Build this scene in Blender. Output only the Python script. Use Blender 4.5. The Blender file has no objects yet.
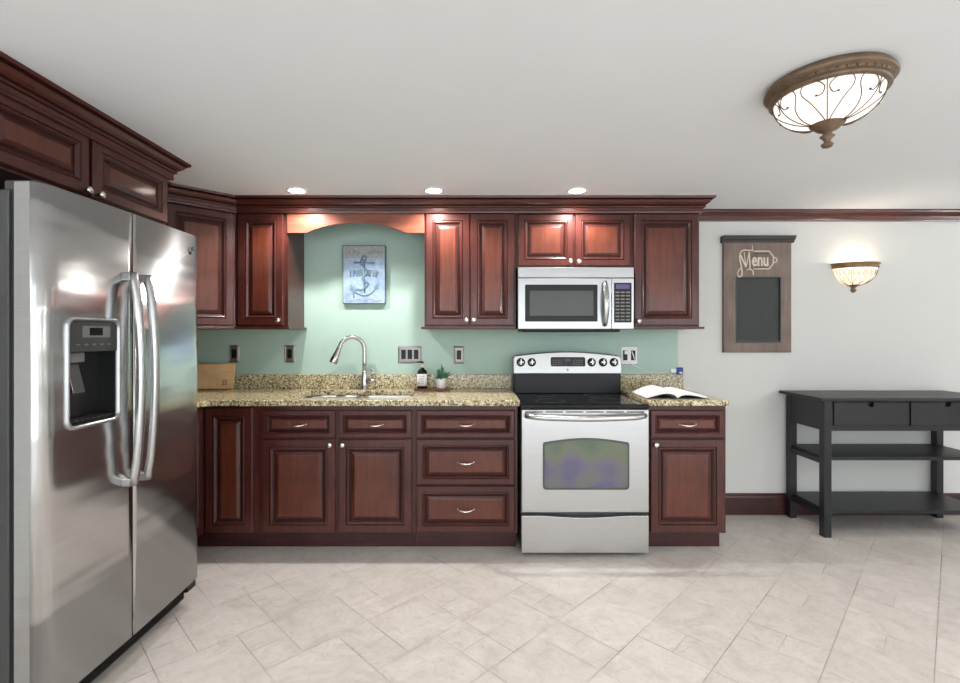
import bpy, bmesh, math, random
from mathutils import Vector, Matrix
random.seed(7)
PI = math.pi
S = bpy.context.scene
COL = S.collection

# ------------------------------------------------------------------ camera, world, added window light, exposure
CAM_Y, CAM_Z = -3.51, 1.3105
ceil_z = 2.218
X0, X1, YF = -2.24, 5.2, -6.2          # left wall, right wall, wall behind the camera
cam = bpy.data.cameras.new('camera'); camo = bpy.data.objects.new('camera', cam); COL.objects.link(camo)
camo.location = (0, CAM_Y, CAM_Z); camo.rotation_euler = (PI / 2, 0, 0)
cam.sensor_width = 36; cam.lens = 18.0; cam.shift_x = 5 / 960; cam.shift_y = -6.5 / 960
cam.clip_start = 0.02
S.camera = camo
w = bpy.data.worlds.new('world'); S.world = w; w.use_nodes = True
w.node_tree.nodes['Background'].inputs[0].default_value = (0.9, 0.95, 1.0, 1)
w.node_tree.nodes['Background'].inputs[1].default_value = 0.6


def area(name, loc, rot, sx, sy, power, col=(1, 1, 1), shape='RECTANGLE', spread=PI, parent=None):
    l = bpy.data.lights.new(name, 'AREA'); l.shape = shape; l.size = sx; l.size_y = sy
    l.energy = power; l.color = col; l.spread = spread
    o = bpy.data.objects.new(name, l); COL.objects.link(o); o.location = loc; o.rotation_euler = rot
    if parent: o.parent = parent
    return o


ADDED_WINDOW = (-1.9, 4.8, 0.15, 2.08)        # window opening added in the unseen wall behind the camera, for fill light
area('window_fill_light', ((ADDED_WINDOW[0] + ADDED_WINDOW[1]) / 2, YF - 0.12, (ADDED_WINDOW[2] + ADDED_WINDOW[3]) / 2), (PI / 2, 0, 0),
     ADDED_WINDOW[1] - ADDED_WINDOW[0], ADDED_WINDOW[3] - ADDED_WINDOW[2], 88, (0.86, 0.94, 1.0))  # broad fill light standing in for daylight at the added window
CAN_W = 35            # three cans along the cabinets
FILL_CAN_W = 23
UPLIGHT_W = 62        # unseen sconces added to light the ceiling       # the room cans are added fill as well
CAN_COL = (1.0, 0.97, 0.94)
vs = S.view_settings
vs.view_transform = 'Standard'; vs.look = 'None'; vs.exposure = 0.45; vs.gamma = 1.0; vs.use_curve_mapping = False
S.cycles.use_denoising = True
S.cycles.max_bounces = 8; S.cycles.diffuse_bounces = 5; S.cycles.glossy_bounces = 4
S.cycles.sample_clamp_indirect = 6.0


# ------------------------------------------------------------------ materials
def lin(r, g, b):
    f = lambda c: (c / 255) / 12.92 if c / 255 <= 0.04045 else ((c / 255 + 0.055) / 1.055) ** 2.4
    return (f(r), f(g), f(b), 1)


class NT:
    def __init__(s, name):
        s.m = bpy.data.materials.new(name); s.m.use_nodes = True; s.t = s.m.node_tree
        s.b = s.t.nodes['Principled BSDF']

    def n(s, typ, **kw):
        nd = s.t.nodes.new(typ)
        for k, v in kw.items():
            if k.startswith('_'): setattr(nd, k[1:], v)
            else: nd.inputs[k].default_value = v
        return nd

    def l(s, a, b): s.t.links.new(a, b)

    def ramp(s, src, stops, interp='LINEAR'):
        r = s.n('ShaderNodeValToRGB'); e = r.color_ramp.elements; r.color_ramp.interpolation = interp
        while len(e) < len(stops): e.new(0.5)
        for i, (p, c) in enumerate(stops): e[i].position = p; e[i].color = c
        s.l(src, r.inputs[0]); return r.outputs[0]

    def coords(s, scale=(1, 1, 1), kind='Object'):
        tc = s.n('ShaderNodeTexCoord'); mp = s.n('ShaderNodeMapping'); mp.inputs['Scale'].default_value = scale
        s.l(tc.outputs[kind], mp.inputs[0]); return mp.outputs[0]

    def noise(s, vec, scale, detail=4, rough=0.55, dist=0.0):
        nd = s.n('ShaderNodeTexNoise'); nd.inputs['Scale'].default_value = scale; nd.inputs['Detail'].default_value = detail
        nd.inputs['Roughness'].default_value = rough; nd.inputs['Distortion'].default_value = dist
        s.l(vec, nd.inputs['Vector']); return nd.outputs['Fac']

    def mix(s, fac, a, b, mode='MIX'):
        nd = s.n('ShaderNodeMix', _data_type='RGBA', _blend_type=mode)
        for sock, v in ((nd.inputs[0], fac), (nd.inputs[6], a), (nd.inputs[7], b)):
            if hasattr(v, 'links') or hasattr(v, 'is_linked'): s.l(v, sock)
            else: sock.default_value = v
        return nd.outputs[2]

    def bump(s, h, strength, dist):
        nd = s.n('ShaderNodeBump'); nd.inputs['Strength'].default_value = strength; nd.inputs['Distance'].default_value = dist
        s.l(h, nd.inputs['Height']); s.l(nd.outputs[0], s.b.inputs['Normal'])

    def set(s, **kw):
        for k, v in kw.items(): s.b.inputs[k.replace('_', ' ')].default_value = v
        return s


def plain(name, col, rough=0.5, metal=0.0, var=0.06, scale=12, bump=0.0, **kw):
    t = NT(name); t.set(Roughness=rough, Metallic=metal, **kw)
    f = t.noise(t.coords(), scale, 3)
    d = tuple(c * (1 - var) for c in col[:3]) + (1,); u = tuple(min(1, c * (1 + var)) for c in col[:3]) + (1,)
    t.l(t.ramp(f, [(0.3, d), (0.7, u)]), t.b.inputs['Base Color'])
    if bump: t.bump(t.noise(t.coords(), scale * 12, 2), bump, 0.001)
    return t.m


def wood(name, dark, mid, light, rough=0.3, axis='z', spec=0.5, coat=0.0):
    t = NT(name); t.set(Roughness=rough, Specular_IOR_Level=spec, Coat_Weight=coat, Coat_Roughness=0.12)
    sc = {'z': (14, 14, 1.2), 'x': (1.2, 14, 14), 'y': (14, 1.2, 14)}[axis]
    v = t.coords(sc)
    g = t.noise(v, 3.0, 6, 0.6, 0.6)
    c1 = t.ramp(g, [(0.25, dark), (0.5, mid), (0.8, light)])
    blotch = t.noise(t.coords((1, 1, 1)), 5.0, 3)
    c2 = t.ramp(blotch, [(0.3, (0.72, 0.72, 0.72, 1)), (0.7, (1.15, 1.15, 1.15, 1))])
    t.l(t.mix(1.0, c1, c2, 'MULTIPLY'), t.b.inputs['Base Color'])
    t.bump(g, 0.06, 0.001)
    return t.m


def steel(name, col=(0.60, 0.60, 0.60, 1), rough=0.26, aniso=0.6, wave=0.0, grain=(2, 2, 260), turn=0.0):
    t = NT(name); t.set(Metallic=1.0, Roughness=rough, Anisotropic=aniso, Anisotropic_Rotation=turn)
    tg = t.n('ShaderNodeTangent', _direction_type='RADIAL', _axis='Z'); t.l(tg.outputs[0], t.b.inputs['Tangent'])
    f = t.noise(t.coords(grain), 2.0, 3)
    t.l(t.ramp(f, [(0.3, tuple(c * 0.93 for c in col[:3]) + (1,)), (0.7, tuple(c * 1.05 for c in col[:3]) + (1,))]), t.b.inputs['Base Color'])
    if wave: t.bump(t.noise(t.coords((0.9, 0.9, 5.0)), 1.7, 1, 0.4), wave, 0.02)
    return t.m


def emis(name, col, strength):
    t = NT(name); t.set(Emission_Color=col, Emission_Strength=strength, Base_Color=col, Roughness=0.4)
    return t.m


M = {}
M['wall_white'] = plain('wall_white', lin(205, 204, 200), 0.75, var=0.012, scale=3, bump=0.06)
M['wall_green'] = plain('wall_green', lin(166, 190, 178), 0.6, var=0.015, scale=3, bump=0.06)
M['ceiling'] = plain('ceiling_paint', lin(233, 235, 237), 0.85, var=0.01, scale=2)
M['wood'] = wood('cherry_wood', lin(54, 23, 19), lin(70, 30, 24), lin(83, 39, 30), 0.34, spec=0.3, coat=0.35)
M['panelwood'] = wood('cherry_panel', lin(72, 32, 22), lin(89, 43, 29), lin(103, 54, 38), 0.34, spec=0.3, coat=0.35)
M['wood_h'] = wood('cherry_wood_lengthwise', lin(60, 25, 21), lin(77, 34, 26), lin(90, 43, 33), 0.28, 'x')
M['wood_v'] = wood('cherry_valance', lin(104, 56, 42), lin(122, 68, 51), lin(138, 82, 63), 0.30, 'x')
M['glaze'] = plain('cherry_glaze', lin(40, 15, 13), 0.45, var=0.15, Specular_IOR_Level=0.2)
M['trimwood'] = wood('dark_cherry_trim', lin(46, 20, 20), lin(60, 27, 26), lin(76, 36, 32), 0.3, 'x')
M['steel'] = steel('brushed_steel', (0.50, 0.50, 0.495, 1), 0.30, 0.4)
M['fridge_steel'] = steel('fridge_steel', (0.60, 0.60, 0.60, 1), 0.20, 0.7, 0.55, turn=0.25)
M['mwsteel'] = steel('microwave_steel', (0.42, 0.42, 0.415, 1), 0.30, 0.4)
M['chrome'] = plain('polished_nickel', (0.74, 0.72, 0.69, 1), 0.16, 1.0, var=0.03)
M['bezel'] = plain('satin_bezel', (0.45, 0.45, 0.45, 1), 0.38, 1.0, var=0.04)
M['nickel'] = plain('satin_nickel', (0.56, 0.54, 0.52, 1), 0.2, 1.0, var=0.05)
M['knob'] = plain('bright_nickel_knob', (0.86, 0.84, 0.80, 1), 0.2, 1.0, var=0.03)
M['sinksteel'] = plain('sink_steel', (0.62, 0.63, 0.64, 1), 0.32, 1.0, var=0.04)
M['pewter'] = plain('pewter_plate', (0.30, 0.28, 0.27, 1), 0.42, 1.0, var=0.08)
M['black'] = plain('black_plastic', lin(14, 14, 15), 0.35, var=0.1, Specular_IOR_Level=0.3)
M['blackglass'] = plain('black_glass', lin(8, 8, 9), 0.07, var=0.05)
M['darkgrey'] = plain('dark_grey_plastic', lin(58, 58, 58), 0.4, var=0.06)
M['midgrey'] = plain('grey_plastic', lin(112, 112, 112), 0.45, var=0.04)
M['fridgeside'] = plain('grey_fridge_side', lin(60, 60, 60), 0.5, var=0.04, bump=0.1)
M['white'] = plain('white_plastic', lin(232, 232, 230), 0.4, var=0.02)
M['paper'] = plain('paper', lin(238, 236, 234), 0.8, var=0.03, scale=40)
M['print'] = plain('print_grey', lin(150, 150, 156), 0.8, var=0.1)
M['blue'] = plain('blue_plastic', lin(28, 58, 138), 0.4, var=0.06)
M['tablewood'] = plain('black_painted_wood', lin(19, 20, 23), 0.42, var=0.10, scale=20, bump=0.1)
M['bronze'] = plain('antique_bronze', lin(112, 92, 72), 0.42, 0.35, var=0.22, scale=26, bump=0.2)
M['sconcebronze'] = plain('old_gold_bronze', lin(128, 100, 66), 0.42, 0.4, var=0.2, scale=26)
M['wire'] = plain('bronze_wire', lin(92, 76, 60), 0.5, 0.3, var=0.1)
M['menuwood'] = wood('weathered_brown_wood', lin(98, 82, 74), lin(116, 98, 88), lin(132, 114, 102), 0.55, 'z')
M['menucap'] = plain('charcoal_moulding', lin(58, 54, 54), 0.45, var=0.1)
M['chalk'] = plain('chalkboard', lin(52, 54, 54), 0.7, var=0.14, scale=9)
M['cream'] = plain('cream_letter', lin(214, 200, 184), 0.55, var=0.05)
M['tray'] = wood('walnut_tray', lin(84, 46, 34), lin(108, 62, 46), lin(130, 80, 60), 0.4, 'x')
M['board'] = wood('maple_board', lin(236, 186, 132), lin(246, 202, 150), lin(250, 214, 168), 0.45, 'x')
M['boardmark'] = plain('burnt_mark', lin(150, 104, 72), 0.6)
M['amber'] = plain('dark_bottle', lin(20, 17, 16), 0.1, var=0.1)
M['leaf'] = plain('succulent_leaf', lin(58, 112, 84), 0.5, var=0.35, scale=40)
M['soil'] = plain('soil', lin(50, 38, 28), 0.9, var=0.2)
M['recess'] = plain('dispenser_recess', lin(30, 30, 31), 0.3, var=0.1)
M['seam'] = plain('door_seam', lin(28, 28, 28), 0.6)
M['darkinside'] = plain('cabinet_interior', lin(34, 16, 14), 0.6)
M['window_frame'] = plain('window_frame_white', lin(225, 225, 222), 0.5)
M['lamp'] = emis('lamp_lens', (1.0, 0.93, 0.82, 1), 22.0)
M['blade'] = plain('led_display', lin(74, 60, 104), 0.3, var=0.2)
M['dispdark'] = plain('display_dark', lin(10, 11, 12), 0.15)
M['key'] = plain('keypad_print', lin(112, 108, 98), 0.5)


def glassbowl(name, strength, col=(1.0, 0.88, 0.76, 1), warm=False):
    t = NT(name); t.set(Roughness=0.35, Base_Color=(0.30, 0.27, 0.24, 1), Emission_Color=col)
    f = t.noise(t.coords(), 14, 4, 0.6, 1.2)
    t.l(t.ramp(f, [(0.25, (1.0, 0.66, 0.32, 1) if warm else (0.98, 0.82, 0.70, 1)), (0.6, (1.0, 0.92, 0.74, 1) if warm else (1.0, 0.93, 0.87, 1))]), t.b.inputs['Emission Color'])
    t.b.inputs['Emission Strength'].default_value = strength
    return t.m


M['bowl'] = glassbowl('alabaster_glass', 0.95)
M['sconceglass'] = glassbowl('sconce_glass', 0.9, warm=True)


def granite():
    t = NT('granite'); t.set(Roughness=0.16)
    v = t.coords()
    a = t.noise(v, 50, 5, 0.65, 0.4)
    base = t.ramp(a, [(0.30, lin(92, 78, 52)), (0.43, lin(162, 146, 106)), (0.55, lin(206, 194, 158)), (0.72, lin(224, 216, 190))])
    b = t.noise(v, 92, 3, 0.6, 0.3)
    m1 = t.ramp(b, [(0.53, (0, 0, 0, 1)), (0.58, (1, 1, 1, 1))])
    c1 = t.mix(m1, base, lin(70, 56, 44))
    c = t.noise(v, 27, 4, 0.7, 0.6)
    m2 = t.ramp(c, [(0.62, (0, 0, 0, 1)), (0.67, (1, 1, 1, 1))])
    c2 = t.mix(m2, c1, lin(46, 38, 34))
    t.l(c2, t.b.inputs['Base Color'])
    return t.m


M['granite'] = granite()


def tile_mat():
    t = NT('floor_tile'); t.set(Roughness=0.38)
    at = t.n('ShaderNodeAttribute'); at.attribute_name = 'tint'
    v = t.coords()
    cl = t.noise(v, 4.5, 8, 0.68, 1.6)
    base = t.ramp(cl, [(0.30, lin(186, 178, 170)), (0.48, lin(199, 191, 184)), (0.68, lin(207, 200, 194))])
    vein = t.noise(v, 16, 8, 0.75, 2.0)
    m = t.ramp(vein, [(0.50, (0, 0, 0, 1)), (0.72, (0.75, 0.75, 0.75, 1))])
    c = t.mix(m, base, lin(178, 168, 157))
    tt = t.ramp(at.outputs['Fac'], [(0, (0.94, 0.94, 0.935, 1)), (1, (1.03, 1.03, 1.03, 1))])
    t.l(t.mix(1.0, c, tt, 'MULTIPLY'), t.b.inputs['Base Color'])
    t.bump(vein, 0.05, 0.002)
    return t.m


M['tile'] = tile_mat()
t = NT('grout'); t.set(Roughness=0.9)
t.l(t.ramp(t.noise(t.coords(), 3.2, 3, 0.7), [(0.36, lin(112, 102, 90)), (0.48, lin(176, 168, 156)), (0.7, lin(204, 197, 186))]), t.b.inputs['Base Color']); M['grout'] = t.m


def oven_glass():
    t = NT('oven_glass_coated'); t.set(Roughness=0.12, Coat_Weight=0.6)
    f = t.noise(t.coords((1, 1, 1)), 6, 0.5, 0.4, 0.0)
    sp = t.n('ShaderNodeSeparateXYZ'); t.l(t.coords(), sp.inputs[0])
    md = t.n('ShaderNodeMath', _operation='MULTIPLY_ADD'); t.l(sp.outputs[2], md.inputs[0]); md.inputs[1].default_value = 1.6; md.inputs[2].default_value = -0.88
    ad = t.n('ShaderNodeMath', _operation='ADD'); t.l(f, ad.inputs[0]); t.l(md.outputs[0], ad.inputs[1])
    c = t.ramp(ad.outputs[0], [(0.22, lin(84, 92, 84)), (0.36, lin(84, 76, 112)), (0.50, lin(96, 92, 100)), (0.64, lin(94, 102, 78)), (0.82, lin(72, 88, 76))])  # iridescent sheen of the coating painted into the base colour
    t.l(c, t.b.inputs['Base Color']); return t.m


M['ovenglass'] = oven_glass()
M['ovenrim'] = plain('oven_window_rim', lin(66, 74, 66), 0.15)


def mw_glass():
    t = NT('microwave_screen'); t.set(Roughness=0.14, Base_Color=lin(62, 64, 61), Specular_IOR_Level=0.3); return t.m


M['mwscreen'] = mw_glass()


def plaque_mat():
    t = NT('painted_tin'); t.set(Roughness=0.4, Metallic=0.2)
    f = t.noise(t.coords(), 18, 5, 0.6)
    c = t.ramp(f, [(0.3, lin(120, 142, 172)), (0.55, lin(152, 172, 194)), (0.8, lin(178, 194, 206))])
    t.l(c, t.b.inputs['Base Color']); t.bump(t.noise(t.coords(), 90, 3), 0.35, 0.003)
    return t.m


M['plaque'] = plaque_mat()
M['plaquetop'] = plain('worn_grey_tin', lin(150, 152, 152), 0.45, 0.2, var=0.2, scale=60, bump=0.3)
M['plaqueedge'] = plain('plaque_edge', lin(86, 102, 104), 0.5)
M['anchor'] = plain('slate_relief', lin(112, 136, 150), 0.45, 0.2, var=0.12)


# ------------------------------------------------------------------ mesh helpers
class MB:
    def __init__(s): s.bm = bmesh.new()

    def _merge(s, tmp, mat=0, smooth=False):
        for f in tmp.faces:
            if mat is not None: f.material_index = mat
            f.smooth = smooth
        me = bpy.data.meshes.new('tmp'); tmp.to_mesh(me); tmp.free(); s.bm.from_mesh(me); bpy.data.meshes.remove(me); return s

    def box(s, x0, x1, y0, y1, z0, z1, mat=0, bev=0.0, seg=2, rot=None):
        t = bmesh.new()
        vs_ = [t.verts.new((x, y, z)) for x in (x0, x1) for y in (y0, y1) for z in (z0, z1)]
        for q in ((0, 1, 3, 2), (4, 6, 7, 5), (0, 4, 5, 1), (2, 3, 7, 6), (0, 2, 6, 4), (1, 5, 7, 3)):
            t.faces.new([vs_[i] for i in q])
        bmesh.ops.recalc_face_normals(t, faces=t.faces)
        if bev: bmesh.ops.bevel(t, geom=list(t.edges), offset=bev, segments=seg, profile=0.5, affect='EDGES')
        if rot is not None: bmesh.ops.transform(t, matrix=rot, verts=t.verts)
        return s._merge(t, mat)

    def prism(s, poly, a, b, axis='y', mat=0, bev=0.0, smooth=False):
        """closed polygon extruded from a to b along an axis; poly gives the other two coordinates in order"""
        t = bmesh.new()
        mk = {'x': lambda p, q: (q, p[0], p[1]), 'y': lambda p, q: (p[0], q, p[1]), 'z': lambda p, q: (p[0], p[1], q)}[axis]
        A = [t.verts.new(mk(p, a)) for p in poly]; B = [t.verts.new(mk(p, b)) for p in poly]
        t.faces.new(A); t.faces.new(B); n = len(poly)
        for i in range(n): t.faces.new((A[i], A[(i + 1) % n], B[(i + 1) % n], B[i]))
        bmesh.ops.recalc_face_normals(t, faces=t.faces)
        if bev: bmesh.ops.bevel(t, geom=[e for e in t.edges if len(e.link_faces) == 2 and e.calc_face_angle(0) > 0.6], offset=bev, segments=2, profile=0.5, affect='EDGES')
        return s._merge(t, mat, smooth)

    def tube(s, pts, r, mat=0, seg=10, caps=True, flat=None):
        """round bar along points; r may be a list; flat=(a,b) scales the section"""
        t = bmesh.new(); P = [Vector(p) for p in pts]; n = len(P)
        R = r if isinstance(r, (list, tuple)) else [r] * n
        rings = []; up = None
        for i, p in enumerate(P):
            d = (P[min(i + 1, n - 1)] - P[max(i - 1, 0)]).normalized()
            if up is None:
                up = Vector((0, 0, 1)) if abs(d.z) < 0.9 else Vector((0, 1, 0))
            a = d.cross(up).normalized(); b = a.cross(d).normalized(); up = b
            fa, fb = flat or (1, 1)
            rings.append([t.verts.new(p + (a * math.cos(k * 2 * PI / seg) * fa + b * math.sin(k * 2 * PI / seg) * fb) * R[i]) for k in range(seg)])
        for i in range(n - 1):
            for k in range(seg):
                t.faces.new((rings[i][k], rings[i][(k + 1) % seg], rings[i + 1][(k + 1) % seg], rings[i + 1][k]))
        if caps: t.faces.new(rings[0]); t.faces.new(rings[-1])
        bmesh.ops.recalc_face_normals(t, faces=t.faces)
        return s._merge(t, mat, True)

    def lathe(s, prof, center=(0, 0, 0), seg=32, mat=0, rot=None, a0=0.0, a1=2 * PI, smooth=True, sy=1.0):
        t = bmesh.new(); full = abs(a1 - a0 - 2 * PI) < 1e-6; m = seg if full else seg + 1
        rings = []
        for (r, z) in prof:
            if r < 1e-6: rings.append([t.verts.new((0, 0, z))])
            else: rings.append([t.verts.new((r * math.cos(a0 + (a1 - a0) * k / seg), sy * r * math.sin(a0 + (a1 - a0) * k / seg), z)) for k in range(m)])
        for A, B in zip(rings, rings[1:]):
            for k in range(seg):
                k2 = (k + 1) % m
                q = [A[0] if len(A) == 1 else A[k], A[0] if len(A) == 1 else A[k2], B[0] if len(B) == 1 else B[k2], B[0] if len(B) == 1 else B[k]]
                u = []
                for v in q:
                    if v not in u: u.append(v)
                if len(u) > 2: t.faces.new(u)
        bmesh.ops.recalc_face_normals(t, faces=t.faces)
        if rot is not None: bmesh.ops.transform(t, matrix=rot, verts=t.verts)
        bmesh.ops.translate(t, vec=Vector(center), verts=t.verts)
        return s._merge(t, mat, smooth)

    def loops(s, rects, mats=None, close=True):
        """concentric rectangles (x0,x1,z0,z1,y) bridged one to the next"""
        t = bmesh.new(); L = []
        for (x0, x1, z0, z1, y) in rects:
            L.append([t.verts.new(p) for p in ((x0, y, z0), (x1, y, z0), (x1, y, z1), (x0, y, z1))])
        for i in range(len(L) - 1):
            for k in range(4):
                f = t.faces.new((L[i][k], L[i][(k + 1) % 4], L[i + 1][(k + 1) % 4], L[i + 1][k]))
                f.material_index = mats[i] if mats else 0
        if close:
            t.faces.new(L[0]); cf = t.faces.new(L[-1])
            if mats and len(mats) >= len(L): cf.material_index = mats[len(L) - 1]
        bmesh.ops.recalc_face_normals(t, faces=t.faces)
        return s._merge(t, None)

    def text(s, body, size, depth, mtx, mat=0, sx=1.0):
        c = bpy.data.curves.new('txt', 'FONT'); c.body = body; c.size = size; c.extrude = depth; c.resolution_u = 3; c.offset = 0.0022
        c.align_x = 'CENTER'; c.align_y = 'CENTER'
        o = bpy.data.objects.new('txt', c); COL.objects.link(o)
        bpy.context.view_layer.update()
        me = bpy.data.meshes.new_from_object(o.evaluated_get(bpy.context.evaluated_depsgraph_get()))
        bpy.data.objects.remove(o); bpy.data.curves.remove(c)
        t = bmesh.new(); t.from_mesh(me); bpy.data.meshes.remove(me)
        bmesh.ops.transform(t, matrix=mtx @ Matrix.Diagonal((sx, 1, 1, 1)), verts=t.verts)
        return s._merge(t, mat)

    def build(s, name, mats, parent=None, loc=None):
        me = bpy.data.meshes.new(name); s.bm.to_mesh(me); s.bm.free()
        for m in (mats if isinstance(mats, (list, tuple)) else [mats]): me.materials.append(M[m])
        o = bpy.data.objects.new(name, me); COL.objects.link(o)
        if parent: o.parent = parent
        if loc: o.location = loc
        return o


def tag(o, label=None, cat=None, group=None, kind=None):
    if label: o['label'] = label
    if cat: o['category'] = cat
    if group: o['group'] = group
    if kind: o['kind'] = kind
    return o


def thing(name, label, cat, loc=(0, 0, 0), rz=0.0, group=None):
    o = bpy.data.objects.new(name, None); o.empty_display_size = 0.05; COL.objects.link(o)
    o.location = loc; o.rotation_euler = (0, 0, rz); return tag(o, label, cat, group)


def struct(mb, name, mats): return tag(mb.build(name, mats), kind='structure')


def copy_thing(root, loc, label):
    r = root.copy(); COL.objects.link(r); r.location = loc; r['label'] = label
    for ch in list(root.children):
        c = ch.copy()
        if ch.type == 'LIGHT': c.data = ch.data
        COL.objects.link(c); c.parent = r
        for g in ch.children:
            d = g.copy(); COL.objects.link(d); d.parent = c
    return r


def arc(cx, cz, rx, rz, a0, a1, n): return [(cx + rx * math.cos(a0 + (a1 - a0) * i / n), cz + rz * math.sin(a0 + (a1 - a0) * i / n)) for i in range(n + 1)]


# ------------------------------------------------------------------ the room
GREEN_X = 1.484
m = MB(); m.box(X0 - 0.1, GREEN_X, 0, 0.1, -0.05, ceil_z + 0.05, 0); m.box(GREEN_X, X1 + 0.1, 0, 0.1, -0.05, ceil_z + 0.05, 1)
struct(m, 'wall_back', ['wall_green', 'wall_white'])
struct(MB().box(X0 - 0.1, X0, YF, 0, -0.05, ceil_z + 0.05), 'wall_left', 'wall_white')
struct(MB().box(X1, X1 + 0.1, YF, 0, -0.05, ceil_z + 0.05), 'wall_right', 'wall_white')
a, b, c, d = ADDED_WINDOW
m = MB(); m.box(X0 - 0.1, a, YF - 0.1, YF, -0.05, ceil_z + 0.05); m.box(b, X1 + 0.1, YF - 0.1, YF, -0.05, ceil_z + 0.05)
m.box(a, b, YF - 0.1, YF, -0.05, c); m.box(a, b, YF - 0.1, YF, d, ceil_z + 0.05)
struct(m, 'wall_front', 'wall_white')
m = MB()
for (p, q, r, s_) in ((a - 0.06, b + 0.06, d, d + 0.06), (a - 0.06, b + 0.06, c - 0.06, c), (a - 0.06, a, c, d), (b, b + 0.06, c, d)): m.box(p, q, YF, YF + 0.02, r, s_)
for k in (1, 2, 3): xx = a + (b - a) * k / 4; m.box(xx - 0.025, xx + 0.025, YF - 0.05, YF, c, d)
struct(m, 'added_window_1', 'window_frame')  # frame of the added, unseen window
struct(MB().box(X0 - 0.1, X1 + 0.1, YF - 0.1, 0.1, ceil_z, ceil_z + 0.08), 'ceiling', 'ceiling')

# floor: large square tiles with pairs of small ones, laid on the diagonal
bm = bmesh.new(); lay = bm.faces.layers.float.new('tint')
U = 0.1542; OX, OY = -0.493, -1.307; gp = 0.0011; R2 = math.sqrt(0.5)


def uv2xy(u, v): return (OX + (u + v) * U * R2, OY + (u - v) * U * R2)


rnd = random.Random(3)


def clip_poly(P, lo, hi, ax, sgn):
    out = []
    for i, p in enumerate(P):
        q = P[(i + 1) % len(P)]; fp = sgn * (p[ax] - lo) >= 0; fq = sgn * (q[ax] - lo) >= 0
        if fp: out.append(p)
        if fp != fq:
            t_ = (lo - p[ax]) / (q[ax] - p[ax]); out.append((p[0] + (q[0] - p[0]) * t_, p[1] + (q[1] - p[1]) * t_))
    return out


def tile(u0, u1, v0, v1):
    e = gp / U
    P = [uv2xy(*k) for k in ((u0 + e, v0 + e), (u0 + e, v1 - e), (u1 - e, v1 - e), (u1 - e, v0 + e))]
    for lo, ax, sg in ((X0, 0, 1), (X1, 0, -1), (YF, 1, 1), (0.0, 1, -1)):
        P = clip_poly(P, lo, None, ax, sg)
        if len(P) < 3: return
    dz = rnd.uniform(-0.0004, 0.0002)
    try: f = bm.faces.new([bm.verts.new((x, y, dz)) for x, y in P])
    except ValueError: return
    f.normal_update()
    if f.normal.z < 0: f.normal_flip()
    f[lay] = rnd.random()


for j in range(-40, 41):
    for k in range(-34, 35):
        u = 2 * j + 3 * k - 0.0; v = 2 * j
        cx, cy = uv2xy(u, v + 1)
        if not (X0 - 0.6 < cx < X1 + 0.6 and YF - 0.6 < cy < 0.6): continue
        tile(u - 1, u, v, v + 1); tile(u - 1, u, v + 1, v + 2); tile(u, u + 2, v, v + 2)
g = [bm.verts.new(p) for p in ((X0, YF, -0.0022), (X1, YF, -0.0022), (X1, 0, -0.0022), (X0, 0, -0.0022))]
f = bm.faces.new(g); f.material_index = 1; f[lay] = 0.5
g2 = [bm.verts.new(p) for p in ((X0 - 0.1, YF - 0.1, -0.06), (X0 - 0.1, 0.1, -0.06), (X1 + 0.1, 0.1, -0.06), (X1 + 0.1, YF - 0.1, -0.06))]
bm.faces.new(g2).material_index = 1
mb = MB(); mb.bm.free(); mb.bm = bm
struct(mb, 'floor', ['tile', 'grout'])

# baseboard and the crown strip on the bare wall
prof = [(0, 0), (-0.016, 0), (-0.016, 0.125), (-0.012, 0.14), (-0.006, 0.146), (-0.004, 0.155), (0, 0.155)]
struct(MB().prism(prof, 1.53, X1, 'x'), 'baseboard_back', 'trimwood')
prof = [(0, ceil_z - 0.078), (-0.010, ceil_z - 0.078), (-0.012, ceil_z - 0.066), (-0.017, ceil_z - 0.062), (-0.022, ceil_z - 0.045), (-0.036, ceil_z - 0.025),
        (-0.050, ceil_z - 0.018), (-0.052, ceil_z - 0.010), (-0.056, ceil_z - 0.008), (-0.056, ceil_z - 0.0005), (0, ceil_z - 0.0005)]
struct(MB().prism(prof, 1.60, X1, 'x'), 'trim_1', 'wood_h')


# ------------------------------------------------------------------ cabinet builders
def raised_panel(w, h, scale=1.0, t=0.021):
    """front of a raised panel door in local x 0..w, z 0..h, back at y=0, face at y=-t"""
    k = min(scale, min(w, h) / 0.26)
    ins = [(0, 0.0), (0, -t + 0.005), (0.005, -t), (0.045 * k, -t), (0.0475 * k, -t + 0.0045), (0.051 * k, -t + 0.0005), (0.055 * k, -t - 0.0005), (0.059 * k, -t + 0.0015),
           (0.066 * k, -t + 0.010), (0.070 * k, -t + 0.012), (0.077 * k, -t + 0.012), (0.080 * k, -t + 0.009), (0.096 * k, -t + 0.0028), (0.099 * k, -t + 0.0022)]
    mats = [0, 0, 0, 1, 0, 0, 0, 0, 1, 1, 0, 0, 2, 2]
    return MB().loops([(i, w - i, i, h - i, y) for i, y in ins], mats)


def door(root, x, z, w, h, name='door', yface=0.0, scale=1.0):
    return raised_panel(w, h, scale).build(name, ['wood', 'glaze', 'panelwood'], root, (x, yface, z))


KN = [(0, -0.0), (0.006, 0), (0.006, 0.010), (0.0145, 0.016), (0.0160, 0.021), (0.013, 0.026), (0, 0.028)]


def knob(parent, x, z):
    return MB().lathe(KN, (x, -0.0211, z), 20, 0, Matrix.Rotation(PI / 2, 4, 'X')).build('knob', 'knob', parent)


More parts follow.
